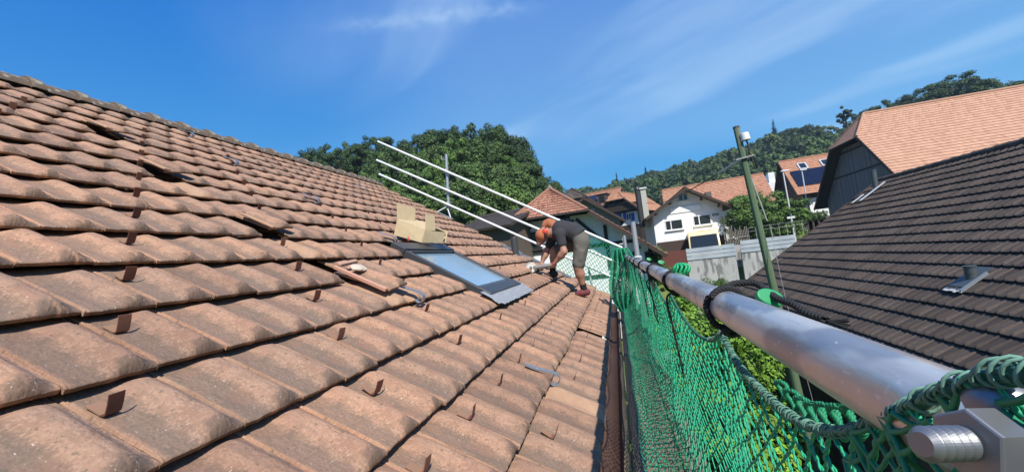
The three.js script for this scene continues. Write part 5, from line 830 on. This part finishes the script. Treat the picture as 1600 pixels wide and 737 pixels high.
// trees that stand out on the skyline
{
  const put = (px, py, d, s, sy, kind, tone, label, group) => { const p = at(px, py, d), h = 8.3 * sy; return tree(label, p.x, p.y - h, p.z, s, sy, kind, tone, group); };
  put(1262, 190, 170, 1.55, 1.9, 3, 3, 'tall dark loose tree on the skyline above the solar roof');
  put(1245, 200, 175, 1.2, 1.4, 0, 3, 'rounded dark tree beside the tallest skyline tree');
  put(1225, 203, 180, 1.3, 1.2, 1, 3, 'low dark tree on the skyline left of the tallest tree');
  put(1295, 208, 165, 1.0, 1.0, 2, 1, 'small dark tree on the skyline right of the tallest tree');
  for (const [px, py, s, sy, kind, label] of [[1352, 167, 0.9, 1.0, 3, 'narrow dark tree rising at the hipped corner of the barn ridge'], [1378, 158, 1.0, 0.9, 1, 'dark rounded tree just above the barn ridge'], [1405, 150, 1.1, 0.9, 3, 'dark loose tree above the barn ridge'], [1432, 141, 1.2, 1.0, 2, 'broad dark tree above the barn ridge'], [1462, 130, 1.4, 1.1, 0, 'large dark tree in the row over the barn ridge'], [1495, 117, 1.8, 1.25, 1, 'largest dark tree crown over the barn ridge'], [1524, 121, 1.2, 1.1, 2, 'last dark tree before bare sky over the barn ridge']]) put(px, py, 118, s, sy, kind, 3, label, 'dark trees over the barn ridge');
  // bare stemmed pine
  const b = at(1332, 205, 112), g = thing('pine_tree', 'slender pine with bare trunk and small crown left of the barn ridge', 'tree', V(b.x, b.y - 6, b.z)), tp = at(1318, 174, 112).sub(g.position), bt = V(0, 0, 0);
  part('trunk', rod(bt, tp, 0.25, 0.12, 8), barkM, g);
  const cg = part('crown', crownGeo(97, { rx: 1.5, ry: 2.2, rz: 1.5, clumps: 20, leaves: 70, leaf: 0.2, cr: 0.26, base: [0.025, 0.045, 0.018], tip: [0.045, 0.07, 0.025] }), tones[1], g); cg.position.copy(tp).add(V(0, -0.7, 0));
  // leafy tree beside the white house, shrubs round it
  const lt = [[1166, 322, 39, 0.80, 0.55, 0, 'dense leafy garden tree between the white house and the green pole'], [1199, 318, 39, 0.95, 0.52, 1, 'dense leafy garden tree between the green pole and the lamp post'], [1222, 332, 39, 0.40, 0.36, 2, 'low garden tree at the foot of the lamp post'], [1147, 336, 40, 0.34, 0.36, 2, 'small leafy tree against the corner of the white house']];
  for (const [px, py, d, s, sy, kind, label] of lt) { const p = at(px, py - 18, d), gy = -2.2, k = (p.y - gy) / 8.3; tree(label, p.x, gy, p.z, s, Math.max(k, sy), kind, 2); }
}
{
  // bushes and garden between the houses
  const R = rng(44), bush = (px, py, d, s, label, tone, group) => { const p = at(px, py, d), g = thing('bush', label, 'bush', V(p.x, -5.2, p.z), group); const h = p.y + 5.2; const c = part('foliage', bushGeo, tones[tone], g); c.scale.set(s, s, s); c.position.y = h - 0.95 * s; c.rotation.y = R() * 6; if (h > 2.4) { const c2 = part('lower_foliage', bushGeo, tones[tone], g); c2.scale.set(s * 1.2, s * 1.3, s * 1.2); c2.position.y = Math.max(0.9 * s, h - 2.3 * s); c2.rotation.y = 1.7; } part('stem', rod(V(0, 0, 0), V(0, h * 0.5, 0), 0.06, 0.03, 7), barkM, g); return g; };
  bush(1096, 474, 9.6, 1.2, 'sunlit bright green bush seen between net and tube', 2); bush(1072, 452, 11.5, 1.3, 'bright green bush under the coil of spare net', 2); bush(1050, 450, 12.5, 1.2, 'green bush behind the coil of spare net', 0);
  bush(1112, 430, 15, 0.55, 'dark twiggy shrub in front of the garage', 3); bush(1012, 378, 27, 0.9, 'dark shrub beside the scaffold post top', 1);
  for (const [x, z, h, s] of [[1.15, -2.1, 1.5, 0.9], [1.5, -3.2, 1.7, 1.0], [0.9, -4.4, 1.6, 0.9], [1.9, -1.4, 1.3, 0.8], [1.3, -5.6, 1.9, 1.1]]) { const g = thing('bush', 'yellow green garden bush far below the net', 'bush', V(x, -5.2, z), 'garden bushes below the net'); const c = part('foliage', bushGeo, tones[2], g); c.scale.set(s, s, s); c.position.y = h - 0.9 * s; part('stem', rod(V(0, 0, 0), V(0, h * 0.5, 0), 0.06, 0.03, 7), barkM, g); }
}

// ---------------------------------------------------------------- pole, lamps, van, fence
{
  const top = at(1151, 200, 8.9), low = at(1249, 620, 8.55), dir = low.clone().sub(top).normalize(), foot = top.clone().addScaledVector(dir, (top.y + 5.3) / -dir.y), g = thing('utility_pole', 'green weathered wooden utility pole with a white insulator leaning slightly', 'utility pole', foot);
  const q = (p) => p.clone().sub(foot), T = q(top), axis = T.clone().normalize();
  const pm = new THREE.MeshStandardMaterial({ map: colorTex(128, 512, (u, v) => { const n = fbm(u * 24, v * 3, 4, 601, 24, 3), m = fbm(u * 4, v * 6, 4, 602, 4, 6); return mix3(mix3([0.045, 0.085, 0.045], [0.12, 0.175, 0.095], n), [0.17, 0.17, 0.13], 0.7 * sstep(0.5, 0.7, m)); }), roughness: 0.85, bumpMap: valueTex(128, 256, (u, v) => fbm(u * 32, v * 3, 3, 605, 32, 3)), bumpScale: 0.01 });
  const body = rod(V(0, 0, 0), T, 0.082, 0.055, 24); part('shaft', body, pm, g);
  part('pole_cap', rod(T, T.clone().addScaledVector(axis, 0.03), 0.062, 0.058, 20), mat(0.05, 0.06, 0.05, 0.7), g);
  const ins = new THREE.Group(); ins.name = 'insulator'; g.add(ins); ins.position.copy(q(at(1164.5, 213, 8.82)));
  part('cup', new THREE.LatheGeometry([[0, 0.055], [0.05, 0.055], [0.062, 0.045], [0.064, -0.04], [0.072, -0.06], [0.06, -0.062], [0.05, -0.03], [0, -0.03]].map((p) => new THREE.Vector2(p[0], p[1])), 20), mat(0.72, 0.71, 0.67, 0.35), ins); part('pin', tube([V(0, -0.03, 0), V(0.01, -0.14, 0), V(0.0, -0.25, 0), V(0.02, -0.5, 0)], 0.012, 20, 6), trim, ins); ins.rotation.z = 0.1; ins.scale.setScalar(1.25);
  const brk = q(at(1162, 248, 8.86)); part('bracket', merge([new THREE.TorusGeometry(0.070, 0.011, 6, 24).rotateX(Math.PI / 2).translate(...axis.clone().multiplyScalar(brk.length() * 0.999).toArray()), rod(brk.clone().add(V(-0.16, -0.02, 0.1)), brk.clone().add(V(0.16, 0.02, 0.1)), 0.014, 0.014, 8)]), mat(0.3, 0.3, 0.3, 0.6), g);
  part('cable_conduit', rod(q(at(1166, 256, 8.84)), q(at(1199, 345, 8.82)), 0.014, 0.014, 10), mat(0.30, 0.31, 0.28, 0.7), g);
  const w = thing('overhead_cable', 'dark overhead cable running from the green pole towards the white house', 'cable', at(1160, 248, 8.75)); const o = w.position, A = V(0, 0, 0), Bp = at(1010, 317, 36).sub(o), c1 = at(1119, 272, 14).sub(o);
  const cp = []; for (let k = 0; k <= 14; k++) { const t = k / 14, p = A.clone().lerp(Bp, t); p.y -= 0.35 * Math.sin(Math.PI * t); cp.push(p); }
  part('wire', tube(cp, 0.016, 60, 6), mat(0.02, 0.02, 0.02, 0.7), w); part('pale_sleeve', tube(cp.slice(0, 2), 0.024, 8, 8), mat(0.45, 0.45, 0.45, 0.6), w);
  const s = thing('stay_wire', 'thin pale stay wire running down beside the green pole', 'cable', at(1203, 350, 8.6)); part('wire', tube([V(0, 0, 0), at(1228, 465, 8.3).sub(s.position), at(1290, 700, 8.0).sub(s.position), at(1320, 830, 7.9).sub(s.position)], 0.004, 30, 5), mat(0.30, 0.29, 0.28, 0.6), s);
}
{
  const lampm = mat(0.55, 0.57, 0.58, 0.5), defs = [[1222.5, 268, 1242, 366, 37, 'pale grey street lamp post with a cross plate beside the garden trees'], [1254, 266, 1263.5, 332, 44, 'slim pale street lamp post in front of the solar roof']];
  for (const [x0, y0, x1, y1, d, label] of defs) {
    const b = at(x1, y1, d), t = at(x0, y0, d), g = thing('street_lamp', label, 'street lamp', V(b.x, -2.3, b.z)), T = t.clone().sub(g.position); T.x = T.x * 0.6; T.z = 0;
    part('mast', rod(V(0, 0, 0), T, 0.075, 0.05, 12), lampm, g); part('lamp_head', box(0.55, 0.10, 0.26, T.x + 0.12, T.y + 0.03, 0, 0.04), mat(0.7, 0.71, 0.72, 0.4), g); part('base_collar', rod(V(0, 0, 0), V(0, 0.5, 0), 0.11, 0.1, 12), lampm, g);
    if (d < 40) part('cross_plate', box(0.62, 0.16, 0.06, T.x * 0.45, T.y * 0.47, 0.06, 0.01), mat(0.66, 0.67, 0.67, 0.5), g);
  }
}
{
  // cream van parked behind the parapet, facing the camera
  const f = new Frame(1101, 372, 36, -8), g = thing('van', 'cream delivery van with dark windscreen parked behind the metal parapet', 'van'); f.put(g); g.position.y = -2.25; g.scale.set(1.2, 1, 1.1);
  const roofY = f.loc(1099, 359)[1] + f.o.y + 2.25, H = Math.max(roofY, 2.1), w = 0.98, cream = new THREE.MeshPhysicalMaterial({ color: lin(0.74, 0.62, 0.34), roughness: 0.4, clearcoat: 0.6, clearcoatRoughness: 0.15 });
  const sec = (z, hw, y0, y1, r) => [z, hw, y0, y1, r];
  const secs = [sec(0.02, 0.80, 0.42, 0.86, 0.1), sec(-0.12, 0.92, 0.34, 1.02, 0.1), sec(-0.62, 0.97, 0.32, 1.18, 0.1), sec(-1.04, 0.96, 0.32, H - 0.34, 0.12), sec(-1.22, 0.96, 0.32, H - 0.08, 0.16), sec(-1.55, 0.965, 0.32, H, 0.2), sec(-4.7, 0.97, 0.32, H, 0.2), sec(-4.95, 0.93, 0.36, H - 0.08, 0.2)];
  const ringOf = ([z, hw, y0, y1, r]) => { const o = []; const c = [[hw - r, y1 - r, 0], [-(hw - r), y1 - r, 90], [-(hw - 0.08), y0 + 0.08, 180], [hw - 0.08, y0 + 0.08, 270]]; for (const [cx, cy, a0] of c) { const rr = a0 < 180 ? r : 0.08; for (let k = 0; k <= 4; k++) { const a = (a0 + k * 22.5) * DEG; o.push(V(cx + Math.cos(a) * rr, cy + Math.sin(a) * rr, z)); } } return o; };
  const raw = new Raw(), rs = secs.map(ringOf); for (let s = 0; s < rs.length - 1; s++) for (let k = 0; k < 20; k++) { const j = (k + 1) % 20; raw.quad(rs[s][k], rs[s][j], rs[s + 1][j], rs[s + 1][k]); }
  for (const [r, fl] of [[rs[0], 1], [rs[rs.length - 1], 0]]) for (let k = 1; k < 19; k++) fl ? raw.tri(r[0], r[k + 1], r[k], [0, 0], [1, 0], [1, 1]) : raw.tri(r[0], r[k], r[k + 1], [0, 0], [1, 0], [1, 1]);
  part('body', raw.geo(0.6), cream, g);
  const W = new Raw(), a = V(-0.86, 1.17, -0.60), b = V(0.86, 1.17, -0.60), c = V(0.82, H - 0.42, -1.02), d = V(-0.82, H - 0.42, -1.02), up = V(0, 0.035, 0.05); for (const p of [a, b, c, d]) p.add(up); W.quad(a, b, c, d); part('windscreen', W.geo(), glassM, g);
  part('wiper', merge([rod(a.clone().add(V(0.25, 0.02, 0.02)), V(0.05, 1.42, -0.68), 0.012, 0.012, 6), rod(V(0.1, 1.22, -0.53), V(0.62, 1.45, -0.7), 0.012, 0.012, 6)]), trim, g);
  for (const s of [-1, 1]) { part('mirror', box(0.2, 0.32, 0.12, s * 1.12, 1.42, -0.85, 0.04), mat(0.03, 0.03, 0.03, 0.5), g); part('headlight', box(0.28, 0.2, 0.08, s * 0.68, 0.82, 0.0, 0.03), mat(0.6, 0.62, 0.65, 0.15), g); for (const z of [-0.95, -3.9]) { const wl = new THREE.Group(); wl.name = 'wheel'; g.add(wl); wl.position.set(s * 0.86, 0.34, z); part('tyre', new THREE.TorusGeometry(0.25, 0.09, 10, 24).rotateY(Math.PI / 2), mat(0.02, 0.02, 0.02, 0.8), wl); part('rim', rod(V(-0.06, 0, 0), V(0.06, 0, 0), 0.19, 0.19, 16), mat(0.45, 0.45, 0.46, 0.4, { metalness: 0.6 }), wl); } part('side_window', boxTo(s * 0.965, s * 0.978, 1.25, H - 0.35, -1.9, -1.25), glassM, g); }
  part('bumper', box(1.84, 0.24, 0.14, 0, 0.45, 0.02, 0.05), mat(0.05, 0.05, 0.05, 0.7), g); part('grille', box(1.0, 0.18, 0.04, 0, 0.82, 0.03, 0.01), mat(0.04, 0.04, 0.04, 0.6), g); part('roof_seam', box(0.02, 0.02, 2.9, 0, H + 0.005, -3.1), mat(0.5, 0.42, 0.22, 0.6), g);
  const ti = part('roof_indicator', box(0.3, 0.04, 0.12, 0, H + 0.02, -1.62, 0.015), mat(0.6, 0.5, 0.28, 0.5), g);
}
{
  // paling fence and light railing on the terrace
  const f = new Frame(1147, 372, 35, -8), g = thing('paling_fence', 'weathered paling fence of uneven pickets beside the white house', 'fence'); f.put(g); const pm = mat(0.26, 0.23, 0.19, 0.95);
  for (let k = 0; k < 15; k++) { const x = f.loc(1133 + k * 2.5, 372 - k * 0.42), h = 0.75 + 0.55 * hash(k, 9); part('picket' + (k ? '_' + String(k).padStart(3, '0') : ''), box(0.035 + 0.02 * hash(k, 2), h + 1.2, 0.03, x[0], h / 2 - 0.9, 0.06 * hash(k, 5)), pm, g); }
  const a = f.loc(1132, 368), b = f.loc(1170, 362); part('cross_bar', beam(V(a[0], a[1] - 0.3, 0.08), V(b[0], b[1] - 0.3, 0.08), 0.03, 0.07), pm, g);
  const f2 = new Frame(1205, 362, 35.5, -8), h = thing('terrace_railing', 'thin grey wire railing along the terrace under the garden trees', 'railing'); f2.put(h);
  const rm = mat(0.42, 0.43, 0.42, 0.6); for (let k = 0; k < 8; k++) { const x = f2.loc(1170 + k * 12, 364 - k * 1.7); part('post', rod(V(x[0], -1.2, 0), V(x[0], 0.45, 0), 0.014, 0.014, 6), rm, h); }
  const c = f2.loc(1170, 356), d = f2.loc(1256, 344); for (const y of [0, -0.28]) part('wire', rod(V(c[0], c[1] + y, 0), V(d[0], d[1] + y, 0), 0.010, 0.010, 6), rm, h);
  // flower boxes in front of the white storey of the solar house
  const R = rng(6); for (let k = 0; k < 4; k++) { const p = at(1258 + k * 9, 338 - k * 1.2, 40), o = thing('planter', 'dark planter box with a clipped shrub on the terrace edge', 'planter', V(p.x, p.y - 0.9, p.z), 'planters on the terrace edge'); part('planter_box', box(0.75, 0.9, 0.6, 0, 0.1, 0, 0.03), mat(0.05, 0.045, 0.04, 0.9), o); const s = part('shrub', bushGeo, tones[3], o); s.scale.set(0.4, 0.5, 0.4); s.position.y = 0.8; }
  const lot = thing('terrace_slab', 'pale concrete terrace slab behind the planters and lamp posts', 'slab', V(17, -2.2, -42)); part('slab_top', box(16, 0.5, 9, 0, 0, 0, 0.02), mat(0.42, 0.42, 0.41, 0.9), lot); part('kerb', box(16.1, 0.25, 0.2, 0, 0.33, 4.45, 0.02), mat(0.5, 0.5, 0.48, 0.9), lot);
}

// ---------------------------------------------------------------- the worker: one body surface, clothes over it
function sdfMesh(bones, k, cell, pad = 0.06) {                  // bones: [a, ra, b, rb, squash?]; smooth union of tapered capsules
  const lo = V(1e9, 1e9, 1e9), hi = V(-1e9, -1e9, -1e9); for (const [a, ra, b, rb] of bones) { const r = Math.max(ra, rb) + pad; for (const p of [a, b]) { lo.min(V(p.x - r, p.y - r, p.z - r)); hi.max(V(p.x + r, p.y + r, p.z + r)); } }
  const c = lo.clone().add(hi).multiplyScalar(0.5), half = Math.max(hi.x - lo.x, hi.y - lo.y, hi.z - lo.z) / 2, n = Math.min(150, Math.ceil(2 * half / cell)), mc = new MarchingCubes(n, new THREE.MeshBasicMaterial(), false, false, 90000);
  mc.isolation = 0; const F = mc.field; const P = V(0, 0, 0), ba = V(0, 0, 0), pa = V(0, 0, 0);
  const pre = bones.map(([a, ra, b, rb]) => { const d = b.clone().sub(a); return { a, ra, rb, d, l2: Math.max(d.lengthSq(), 1e-9) }; });
  for (let z = 0; z < n; z++) for (let y = 0; y < n; y++) for (let x = 0; x < n; x++) {
    P.set(c.x + (x / (n / 2) - 1) * half, c.y + (y / (n / 2) - 1) * half, c.z + (z / (n / 2) - 1) * half); let s = 0, best = 9;
    for (const e of pre) { const t = clamp(((P.x - e.a.x) * e.d.x + (P.y - e.a.y) * e.d.y + (P.z - e.a.z) * e.d.z) / e.l2), dd = Math.hypot(P.x - e.a.x - e.d.x * t, P.y - e.a.y - e.d.y * t, P.z - e.a.z - e.d.z * t) - lerp(e.ra, e.rb, t); if (dd < best) best = dd; if (dd < 0.25) s += Math.exp(-dd / k); }
    F[x + y * n + z * n * n] = -(s > 0 ? -k * Math.log(s) : best);
  }
  mc.update(); const cnt = mc.count, g = new THREE.BufferGeometry(), pa2 = new Float32Array(cnt * 3), na = new Float32Array(cnt * 3);
  for (let i = 0; i < cnt; i++) { for (let q = 0; q < 3; q++) { pa2[i * 3 + q] = mc.positionArray[i * 3 + q] * half + (q === 0 ? c.x : q === 1 ? c.y : c.z); } }
  g.setAttribute('position', new THREE.BufferAttribute(pa2, 3)); let h = mergeVertices(g, 1e-5); h.computeVertexNormals(); return h;
}
{
  const foot = onRoof(26.9, 4.72, 0.0), g = thing('person', 'worker in dark grey shirt and shorts with orange headwear bending over a power tool', 'person', foot);
  const q = (px, py, d) => at(px, py, d).sub(foot);
  // joints (near side A, far side B)
  const hipA = q(909, 379, 6.42), kneeA = q(903.5, 417, 6.36), ankA = q(912.5, 452, 6.44), heelA = q(916, 459.5, 6.45), toeA = q(901, 462, 6.40);
  const hipB = q(903, 379, 6.64), kneeB = q(867.5, 391, 6.66), ankB = q(863, 425, 6.80), heelB = q(866, 431, 6.80), toeB = q(851, 434, 6.74);
  const pel = q(907, 373.5, 6.53), spine = q(893, 361, 6.55), chest = q(877, 358.5, 6.56), neck = q(862, 363, 6.56), head = q(849, 367, 6.55), chin = q(846, 377, 6.55);
  const shA = q(874.5, 366, 6.38), elA = q(881.5, 393, 6.33), wrA = q(866, 412, 6.40), shB = q(866, 368, 6.72), elB = q(853, 394, 6.76), wrB = q(846.5, 411, 6.70);
  const L = (a, b, t) => a.clone().lerp(b, t);
  const body = [[hipA, 0.098, kneeA, 0.062], [L(kneeA, ankA, 0.0), 0.060, L(kneeA, ankA, 0.3), 0.062], [L(kneeA, ankA, 0.3), 0.062, ankA, 0.038], [hipB, 0.098, kneeB, 0.062], [kneeB, 0.060, L(kneeB, ankB, 0.3), 0.062], [L(kneeB, ankB, 0.3), 0.062, ankB, 0.038], [hipA, 0.10, hipB, 0.10], [pel, 0.125, spine, 0.118], [spine, 0.118, chest, 0.135], [shA, 0.06, shB, 0.06], [chest, 0.10, neck, 0.06], [neck, 0.058, head, 0.06],
    [shA, 0.060, elA, 0.043], [elA, 0.044, L(elA, wrA, 0.3), 0.043], [L(elA, wrA, 0.3), 0.043, wrA, 0.027], [shB, 0.060, elB, 0.043], [elB, 0.044, L(elB, wrB, 0.3), 0.043], [L(elB, wrB, 0.3), 0.043, wrB, 0.027]];
  const skin = mat(0.36, 0.185, 0.125, 0.6), geos = [sdfMesh(body, 0.018, 0.012)];
  // head with face turned down towards the work
  const down = V(-0.35, -0.94, 0).normalize(), fw = V(-0.80, -0.55, 0.1).normalize(), side = V(0, 0, 1);
  const H = (f, d, s) => head.clone().addScaledVector(fw, f).addScaledVector(down, d).addScaledVector(side, s);
  geos.push(sdfMesh([[H(-0.02, -0.03, 0), 0.088, H(0.02, 0.03, 0), 0.080], [H(0.03, 0.06, 0), 0.062, H(0.045, 0.095, 0), 0.045], [H(0.09, 0.02, 0), 0.012, H(0.112, 0.05, 0), 0.016], [H(0.075, 0.085, -0.018), 0.010, H(0.075, 0.085, 0.018), 0.010], [H(0.078, 0.0, -0.03), 0.013, H(0.078, 0.0, -0.034), 0.013], [H(0.078, 0.0, 0.03), 0.013, H(0.078, 0.0, 0.034), 0.013], [H(-0.005, 0.02, 0.082), 0.022, H(-0.005, 0.045, 0.08), 0.014], [H(-0.005, 0.02, -0.082), 0.022, H(-0.005, 0.045, -0.08), 0.014]], 0.008, 0.005, 0.02));
  // hands: palm, four fingers curled round the tool, thumb
  const toolA = q(868, 413, 6.44), toolB = q(834, 418.5, 6.58), td = toolB.clone().sub(toolA).normalize();
  for (const [wr, grip] of [[wrA, L(toolA, toolB, 0.12)], [wrB, L(toolA, toolB, 0.62)]]) {
    const b = [], d = grip.clone().sub(wr).normalize(), across = td.clone(), out = d.clone().cross(across).normalize(); if (out.z < 0) out.negate();
    const palm = wr.clone().lerp(grip, 0.55).addScaledVector(out, 0.02); b.push([wr, 0.026, palm, 0.030]); b.push([palm.clone().addScaledVector(across, -0.026), 0.021, palm.clone().addScaledVector(across, 0.026), 0.021]);
    [0.030, 0.010, -0.011, -0.030].forEach((o, i) => { const ln = [0.9, 1, 0.95, 0.78][i], k0 = palm.clone().addScaledVector(across, o).addScaledVector(d, 0.022), k1 = k0.clone().addScaledVector(d, 0.034 * ln).addScaledVector(out, 0.012), k2 = k1.clone().addScaledVector(d, 0.016 * ln).addScaledVector(out, -0.026 * ln), k3 = k2.clone().addScaledVector(d, -0.012).addScaledVector(out, -0.02 * ln); b.push([k0, 0.0105, k1, 0.0098], [k1, 0.0098, k2, 0.009], [k2, 0.009, k3, 0.008]); });
    const t0 = palm.clone().addScaledVector(across, 0.034).addScaledVector(d, -0.01), t1 = t0.clone().addScaledVector(across, 0.028).addScaledVector(d, 0.024), t2 = t1.clone().addScaledVector(d, 0.026).addScaledVector(out, -0.012); b.push([t0, 0.013, t1, 0.0112], [t1, 0.0112, t2, 0.0092]);
    geos.push(sdfMesh(b, 0.004, 0.0035, 0.012));
  }
  const strip = (x) => { x = x.index ? x.toNonIndexed() : x; x.deleteAttribute('uv'); return x; };
  part('body', mergeGeometries(geos.map(strip), false), skin, g);
  const cloth = (a, b, s) => new THREE.MeshStandardMaterial({ color: lin(...a), roughness: 0.95, bumpMap: valueTex(64, 64, (u, v) => fbm(u * 8, v * 8, 3, s)), bumpScale: 0.002 });
  // shirt: torso and short sleeves; a few ridges stand for folds
  const folds = [0.2, 0.42, 0.62, 0.8].map((t, i) => { const c = L(pel, chest, t), u = V(0.06 * (i % 2 ? 1 : -1), 0.118, 0.05); return [c.clone().add(V(-0.02, 0.06, 0.10)), 0.028, c.clone().add(u), 0.024]; });
  part('shirt', sdfMesh([[L(pel, spine, 0.25), 0.138, spine, 0.132], [spine, 0.132, chest, 0.148], [shA, 0.075, shB, 0.075], [chest, 0.115, L(chest, neck, 0.55), 0.08], [shA, 0.080, L(shA, elA, 0.55), 0.070], [shB, 0.080, L(shB, elB, 0.55), 0.070], [L(spine, chest, 0.3).add(V(0, -0.05, 0)), 0.12, L(spine, chest, 0.8).add(V(0, -0.06, 0)), 0.11], ...folds], 0.014, 0.012), mat(0.034, 0.033, 0.038, 0.95), g);
  const thA = L(hipA, kneeA, 0.9), thB = L(hipB, kneeB, 0.86);
  part('shorts', sdfMesh([[hipA, 0.118, thA, 0.092], [hipB, 0.118, thB, 0.090], [hipA, 0.118, hipB, 0.118], [pel, 0.140, L(pel, spine, 0.3), 0.134], [L(hipA, thA, 0.45).add(V(0.03, 0, 0.09)), 0.035, L(hipA, thA, 0.75).add(V(0.03, 0, 0.075)), 0.035], [L(hipA, thA, 0.2).add(V(-0.05, 0, 0.09)), 0.022, L(hipA, thA, 0.95).add(V(0.06, 0, 0.045)), 0.024], [L(hipA, thA, 0.3).add(V(0.07, 0.02, 0.05)), 0.022, L(hipA, thA, 0.9).add(V(-0.05, 0, 0.06)), 0.024]], 0.013, 0.012), mat(0.115, 0.105, 0.088, 0.95), g);
  part('belt', tube([0, 1, 2, 3, 4, 5, 6, 7].map((k) => { const a = k * Math.PI / 4, c = L(pel, spine, 0.32), ax = spine.clone().sub(pel).normalize(), e1 = V(0, 0, 1), e2 = ax.clone().cross(e1); return c.clone().addScaledVector(e1, Math.cos(a) * 0.143).addScaledVector(e2, Math.sin(a) * 0.143); }), 0.016, 48, 8, true), mat(0.02, 0.018, 0.016, 0.8), g);
  for (const [ank, heel, toe, knee, lab] of [[ankA, heelA, toeA, kneeA, 'red shoe'], [ankB, heelB, toeB, kneeB, 'dark shoe']]) {
    part('sock', sdfMesh([[L(ank, knee, 0.20), 0.050, L(ank, heel, 0.2), 0.047]], 0.006, 0.007, 0.02), mat(0.012, 0.012, 0.013, 0.95), g);
    const up = RN.clone().multiplyScalar(0.035); part('shoe', sdfMesh([[heel.clone().add(up), 0.044, L(heel, toe, 0.6).add(up), 0.046], [L(heel, toe, 0.6).add(up), 0.046, toe.clone().add(up), 0.036], [heel.clone().add(up), 0.042, L(ank, heel, 0.35), 0.046]], 0.01, 0.007, 0.02), lab === 'red shoe' ? mat(0.14, 0.03, 0.034, 0.8) : mat(0.025, 0.018, 0.018, 0.7), g);
    part('sole', sdfMesh([[heel.clone().addScaledVector(RN, 0.008), 0.030, toe.clone().addScaledVector(RN, 0.008), 0.028]], 0.01, 0.007, 0.02), mat(0.03, 0.028, 0.028, 0.9), g);
  }
  // orange cap, ear defenders, hood bundled at the neck
  const cap = new THREE.SphereGeometry(0.108, 28, 18); { const p = cap.attributes.position; for (let i = 0; i < p.count; i++) p.setY(i, Math.max(p.getY(i), -0.035)); cap.computeVertexNormals(); }
  const cq = new THREE.Quaternion().setFromUnitVectors(UPV, V(-0.78, 0.34, 0.38).normalize()), capg = part('cap', cap, mat(0.42, 0.135, 0.060, 0.85), g); capg.position.copy(head).add(V(-0.015, 0.0, 0.01)); capg.quaternion.copy(cq);
  part('cap_band', new THREE.TorusGeometry(0.108, 0.010, 8, 36).rotateX(Math.PI / 2).applyQuaternion(cq).translate(...head.clone().add(V(0.0, -0.01, 0)).toArray()), mat(0.20, 0.09, 0.06, 0.8), g);
  const band = []; for (let k = 0; k <= 12; k++) { const a = -0.5 + k / 12 * (Math.PI + 1.0); band.push(head.clone().add(V(0.045, 0, 0)).addScaledVector(V(0.1, 0.99, 0).normalize(), Math.sin(a) * 0.118).addScaledVector(side, Math.cos(a) * 0.118)); }
  const ed = new THREE.Group(); ed.name = 'ear_defenders'; g.add(ed); part('headband', tube(band, 0.012, 40, 8), mat(0.015, 0.015, 0.016, 0.6), ed);
  for (const s of [1, -1]) { const c = H(-0.055, -0.01, s * 0.105); part('ear_cup', new THREE.SphereGeometry(0.044, 16, 12).scale(1, 1.15, 0.6).translate(c.x, c.y, c.z), mat(0.60, 0.06, 0.03, 0.4), ed); }
  part('hood', sdfMesh([[q(853, 350, 6.60), 0.052, q(865, 350, 6.62), 0.055], [q(858, 348, 6.60), 0.058, q(866, 354, 6.56), 0.055], [q(850, 353, 6.58), 0.034, q(853, 348, 6.60), 0.042], [q(857, 344.5, 6.58), 0.03, q(865, 346.5, 6.58), 0.03]], 0.012, 0.009, 0.03), mat(0.36, 0.125, 0.06, 0.9), g);
  part('hair', sdfMesh([[H(-0.07, 0.03, 0), 0.05, H(-0.05, 0.06, 0), 0.035]], 0.006, 0.008, 0.02), mat(0.03, 0.02, 0.014, 0.9), g);

  // hand held grinder
  const T = thing('angle_grinder', 'grey angle grinder with a bright round disc held against the tiles', 'power tool', at(850, 416, 6.52)), r = (v) => v.clone().add(foot).sub(T.position), a = r(toolA), b = r(toolB), gr = mat(0.28, 0.27, 0.25, 0.6);
  part('motor_housing', merge([rod(L(a, b, 0.05), L(a, b, 0.45), 0.030, 0.036, 16), rod(L(a, b, 0.45), L(a, b, 0.78), 0.037, 0.033, 16), rod(L(a, b, -0.03), L(a, b, 0.06), 0.022, 0.031, 16)]), gr, T);
  part('red_grip', rod(L(a, b, 0.0), L(a, b, 0.14), 0.036, 0.037, 16), mat(0.42, 0.03, 0.03, 0.5), T);
  const hd = L(a, b, 0.88); part('gear_head', rod(hd.clone().add(V(0.02, 0, -0.03)), hd.clone().add(V(-0.02, 0, 0.045)), 0.034, 0.030, 16), mat(0.42, 0.40, 0.37, 0.4, { metalness: 0.5 }), T);
  const dc = r(q(829.5, 418.5, 6.53)), dq = new THREE.Quaternion().setFromUnitVectors(V(0, 0, 1), V(0.15, 0.25, 0.95).normalize());
  part('disc', merge([new THREE.RingGeometry(0.016, 0.078, 40), new THREE.TorusGeometry(0.077, 0.004, 6, 40)].map((x) => x.applyQuaternion(dq).translate(dc.x, dc.y, dc.z))), mat(0.52, 0.48, 0.42, 0.35, { metalness: 0.6, side: THREE.DoubleSide }), T);
  part('disc_guard', new THREE.TorusGeometry(0.085, 0.012, 8, 30, Math.PI).rotateZ(-0.6).applyQuaternion(dq).translate(dc.x, dc.y, dc.z - 0.01), gr, T);
  part('flange', rod(dc.clone().add(V(0, 0, -0.012)), dc.clone().add(V(0.002, 0.004, 0.016)), 0.024, 0.02, 14), mat(0.10, 0.10, 0.10, 0.5), T);
}

scene.fog = new THREE.FogExp2(0xbfd9ee, 0.0004);
renderer.render(scene, camera);
